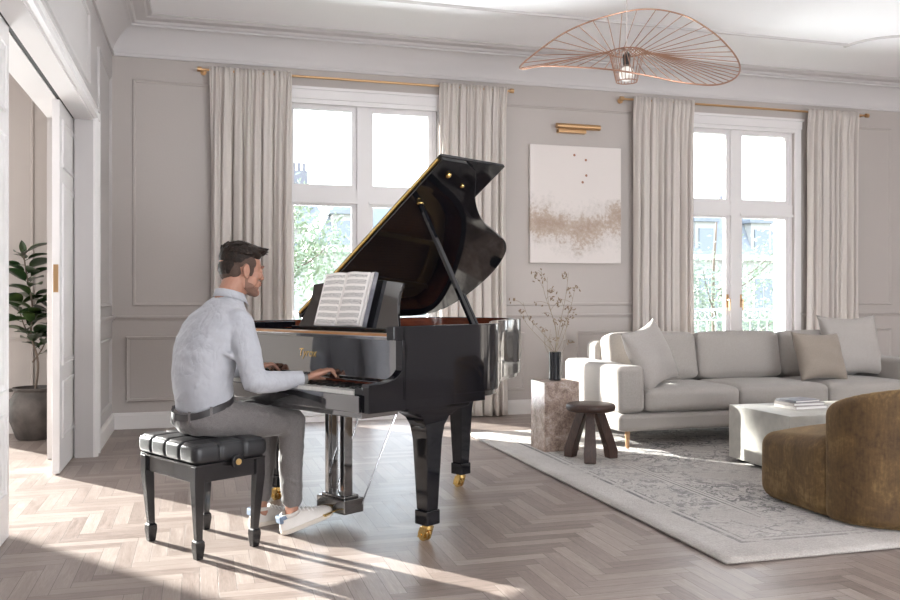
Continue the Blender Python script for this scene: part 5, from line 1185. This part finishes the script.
# ---- shoes
def shoe(heel, toe, pitch):
    """sneaker lofted from heel to toe along +y, then turned and set down"""
    L = 0.285; T = (Vector(toe)-Vector(heel)); yaw = math.atan2(-T.x, T.y)
    Tm = Matrix.Translation(heel) @ Matrix.Rotation(yaw, 4, 'Z') @ Matrix.Rotation(pitch, 4, 'X')
    sec = [(0.0, 0.012, 0.045), (0.012, 0.029, 0.074), (0.04, 0.038, 0.084), (0.08, 0.040, 0.090), (0.12, 0.042, 0.089), (0.16, 0.046, 0.078), (0.20, 0.050, 0.064), (0.24, 0.048, 0.056), (0.27, 0.036, 0.046), (0.288, 0.012, 0.030)]
    b = MB(); n = 22
    for (y, hw, h) in sec:
        for k in range(n):
            a = 2*pi*k/n; x = math.copysign(abs(cos(a))**0.8, cos(a))*hw; z = 0.014+max(0, sin(a))**0.85*(h-0.014) if sin(a) > 0 else 0.014+sin(a)*0.004
            nar = 1-0.28*max(0, sin(a))
            b.v.append((x*nar, y, z))
    for i in range(len(sec)-1):
        for k in range(n): b.f.append((i*n+k, i*n+(k+1) % n, (i+1)*n+(k+1) % n, (i+1)*n+k))
    b.f.append(tuple(range(n))); b.f.append(tuple((len(sec)-1)*n+k for k in range(n)))
    sh_ = b.move(Tm).move(OFF).build('shoe', 'shoe', man, smooth=180, sub=1)
    out = [(s*hw*1.06, y) for s, rng in ((1, sec), (-1, sec[::-1])) for (y, hw, h) in rng]
    MB().prism(out, 0.0, 0.022).move(Tm).move(OFF).build('sole', 'shoe_sole', sh_, bevel=0.004)
    MB().lathe([(0.034, 0.076), (0.040, 0.076), (0.042, 0.088), (0.038, 0.094), (0.031, 0.088), (0.030, 0.07)], (0, 0.052, 0), 24).move(Matrix.Diagonal((0.98, 1.25, 1, 1))).move(Tm).move(OFF).build('shoe_collar', 'shoe', sh_, smooth=180)
    MB().box(-0.024, 0.024, -0.0035, 0.016, 0.056, 0.090).box(-0.030, -0.020, 0.004, 0.040, 0.072, 0.092).box(0.020, 0.030, 0.004, 0.040, 0.072, 0.092).move(Tm).move(OFF).build('heel_tab', 'shoe_lining', sh_, bevel=0.005)
    lc = MB()
    for k in range(5):
        y = 0.115+k*0.021; z = 0.095-k*0.0080; lc.tube(smooth_path([(-0.026, y, z-0.014), (-0.012, y+0.002, z), (0.012, y-0.002, z), (0.026, y, z-0.014)], 4), 0.0028, 6)
    lc.move(Tm).move(OFF).build('laces', 'paper', sh_, smooth=180)
shoe((0.015, -0.400, 0.0), (0.048, -0.14, 0), R(13)); shoe((-0.222, -0.425, 0.0), (-0.205, -0.15, 0), 0)
#OUTSIDE#
# ================================================================== OUTSIDE, seen through the windows, plus one unseen sun-blocking tree
M['leaf_a'] = mat('pale_green_leaves', (0.19, 0.235, 0.15), 0.7, var=(3, (0.29, 0.335, 0.24), 0.35, 0.7))  # pale green is the leaves' own colour
M['leaf_b'] = mat('grey_green_leaves', (0.17, 0.205, 0.15), 0.7, var=(3, (0.25, 0.285, 0.225), 0.35, 0.7))
M['facade'] = mat('pale_render', (0.36, 0.35, 0.33), 0.8, var=(1.2, (0.32, 0.31, 0.295), 0.3, 0.7))
M['slate'] = mat('slate_roof', (0.17, 0.185, 0.21), 0.6, var=(4, (0.21, 0.225, 0.25), 0.3, 0.7))
M['pane'] = mat('dark_pane', (0.15, 0.175, 0.20), 0.1, 0, 0.5)
M['chimney'] = mat('chimney_brick', (0.17, 0.165, 0.18), 0.9)
M['grass'] = mat('lawn', (0.10, 0.13, 0.07), 0.95)
g = struct(MB().box(-90, 110, 8.8, 120, -8.2, -8.0).build('ground_outside', 'grass', smooth=0)); g.name = 'ground'
def tree(x, y, z0, h, rw, label, m_, seed, nl=1500, ls=0.22, gap=1.0, lo=0.35):
    rt = random.Random(seed); t_ = thing('tree', label, 'tree', (x, y, z0), 0, None)
    trk_ = MB(); trk_.tube(smooth_path([(0, 0, 0), (0.1, 0, h*0.4), (-0.05, 0.1, h*0.75), (0, 0, h*0.95)], 5), [0.09*(1-0.045*i) for i in range(16)], 8)
    fo_ = MB(); tips = []
    for k in range(15):
        a = rt.uniform(0, 2*pi); z = h*rt.uniform(lo, 0.92); r_ = rw*rt.uniform(0.5, 0.95)*(1-0.35*abs(z/h-(0.65 if lo < 0.5 else 0.87))*2)
        e2 = Vector((r_*cos(a), r_*sin(a), z+r_*0.45)); s0_ = Vector((0, 0, z-0.25*r_)); P = smooth_path([s0_, s0_.lerp(e2, 0.5)+Vector((0, 0, -0.1*r_)), e2], 4)
        trk_.tube(P, [0.03*(1-0.1*i) for i in range(len(P))], 5); tips += P[2:]
    trk_.build('trunk', 'bark', t_, smooth=180)
    for k in range(nl):
        c = rt.choice(tips)+Vector((rt.gauss(0, 1), rt.gauss(0, 1), rt.gauss(0, 0.8)))*rw*0.20*gap
        a = Vector((rt.uniform(-1, 1), rt.uniform(-1, 1), rt.uniform(-1, 1))).normalized(); b2 = a.orthogonal().normalized(); s_ = ls*rt.uniform(0.6, 1.2)
        o_ = len(fo_.v); fo_.v += [tuple(c-a*s_*0.5), tuple(c+b2*s_*0.25+a.cross(b2)*s_*0.06), tuple(c+a*s_*0.5), tuple(c-b2*s_*0.25+a.cross(b2)*s_*0.06)]; fo_.f.append((o_, o_+1, o_+2, o_+3))
    fo_.build('crown', m_, t_, smooth=0, fix=False)
tree(2.0, 21.0, -8, 12.2, 1.9, 'pale green tree left behind the window over the piano', 'leaf_a', 1, 6500, 0.17)
tree(4.4, 26.0, -8, 10.6, 1.6, 'small green tree between the houses beyond the piano window', 'leaf_a', 2, 3500, 0.17)
tree(11.6, 20.5, -8, 11.3, 1.9, 'loose green tree filling the left half of the sofa window', 'leaf_b', 3, 6500, 0.16)
tree(13.9, 21.5, -8, 11.9, 2.1, 'slender branched tree in the right half of the sofa window', 'leaf_a', 4, 5000, 0.15, 1.1)
tree(16.2, 24.0, -8, 9.6, 2.0, 'low bushy tree at the right edge of the sofa window', 'leaf_b', 5, 4000, 0.17)
tree(-7.3, 17.6, -8, 17.0, 1.35, 'unseen tall tree added left of the piano window to block high sun', 'leaf_b', 9, 6000, 0.36, 1.0, 0.765)  # out-of-view tree added; its crown keeps high sun off the coffee table
def house(x, y, w_, d_, eave, ridge, label, seed, cols=4, chim=(0, 1), ch=1.4):
    h = thing('house', label, 'house', (x, y, -8), 0); rr = random.Random(seed); E_ = eave+8; T_ = ridge+8
    MB().box(-w_/2, w_/2, 0, d_, 0, E_).build('wall', 'facade', h, smooth=0)
    MB().box(-w_/2-0.25, w_/2+0.25, -0.25, d_+0.25, E_, E_+0.25).build('cornice', 'canvas_edge', h, smooth=0)
    b = MB(); i_ = 1.0
    b.v += [(-w_/2, 0, E_+0.25), (w_/2, 0, E_+0.25), (w_/2, d_, E_+0.25), (-w_/2, d_, E_+0.25), (-w_/2+i_, i_, T_), (w_/2-i_, i_, T_), (w_/2-i_, d_-i_, T_), (-w_/2+i_, d_-i_, T_)]
    b.f += [(0, 1, 5, 4), (1, 2, 6, 5), (2, 3, 7, 6), (3, 0, 4, 7), (4, 5, 6, 7), (3, 2, 1, 0)]; b.build('roof', 'slate', h, smooth=0)
    for k in range(cols):
        cx = -w_/2+w_*(k+0.5)/cols
        MB().box(cx-0.55, cx+0.55, 0.15, 1.3, E_+0.25, E_+(T_-E_)*0.75).build('dormer', 'facade', h, smooth=0)
        MB().box(cx-0.38, cx+0.38, 0.08, 0.16, E_+0.4, E_+(T_-E_)*0.62).build('dormer_window', 'pane', h, smooth=0)
        MB().box(cx-0.7, cx+0.7, 0.0, 1.4, E_+(T_-E_)*0.75, E_+(T_-E_)*0.75+0.15).build('dormer_roof', 'slate', h, smooth=0)
        for fz in range(3):
            z = E_-2.6-fz*3.1
            w2 = MB().box(cx-0.62, cx+0.62, -0.06, 0.05, z, z+1.85).build('window_surround', 'canvas_edge', h, smooth=0)
            MB().box(cx-0.48, cx-0.03, -0.09, -0.05, z+0.1, z+1.75).box(cx+0.03, cx+0.48, -0.09, -0.05, z+0.1, z+1.75).build('pane', 'pane', w2, smooth=0)
    for k in chim:
        cx = -w_/2+1.2+k*(w_-2.4); b = MB().box(cx-0.5, cx+0.5, d_*0.4, d_*0.4+0.6, T_-0.8, T_+ch)
        for j in (-0.3, 0, 0.3): b.tube([(cx+j, d_*0.4+0.3, T_+ch), (cx+j, d_*0.4+0.3, T_+ch+0.5)], 0.11, 8)
        b.build('chimney', 'chimney', h)
house(8.2, 34.0, 8.0, 8.0, 3.0, 5.0, 'pale house with slate mansard roof beyond the piano window', 1, 3, ())
house(-0.5, 50.0, 15.0, 9.0, 5.2, 7.6, 'tall distant house with chimneys at the left of the piano window', 2, 5)
house(22.8, 36.0, 9.0, 8.0, 3.0, 5.4, 'pale slate roofed house in the left half of the sofa window', 3, 3, (1,), 0.6)
house(31.8, 38.0, 7.6, 8.0, 3.1, 5.2, 'pale slate roofed house in the right half of the sofa window', 4, 3, ())
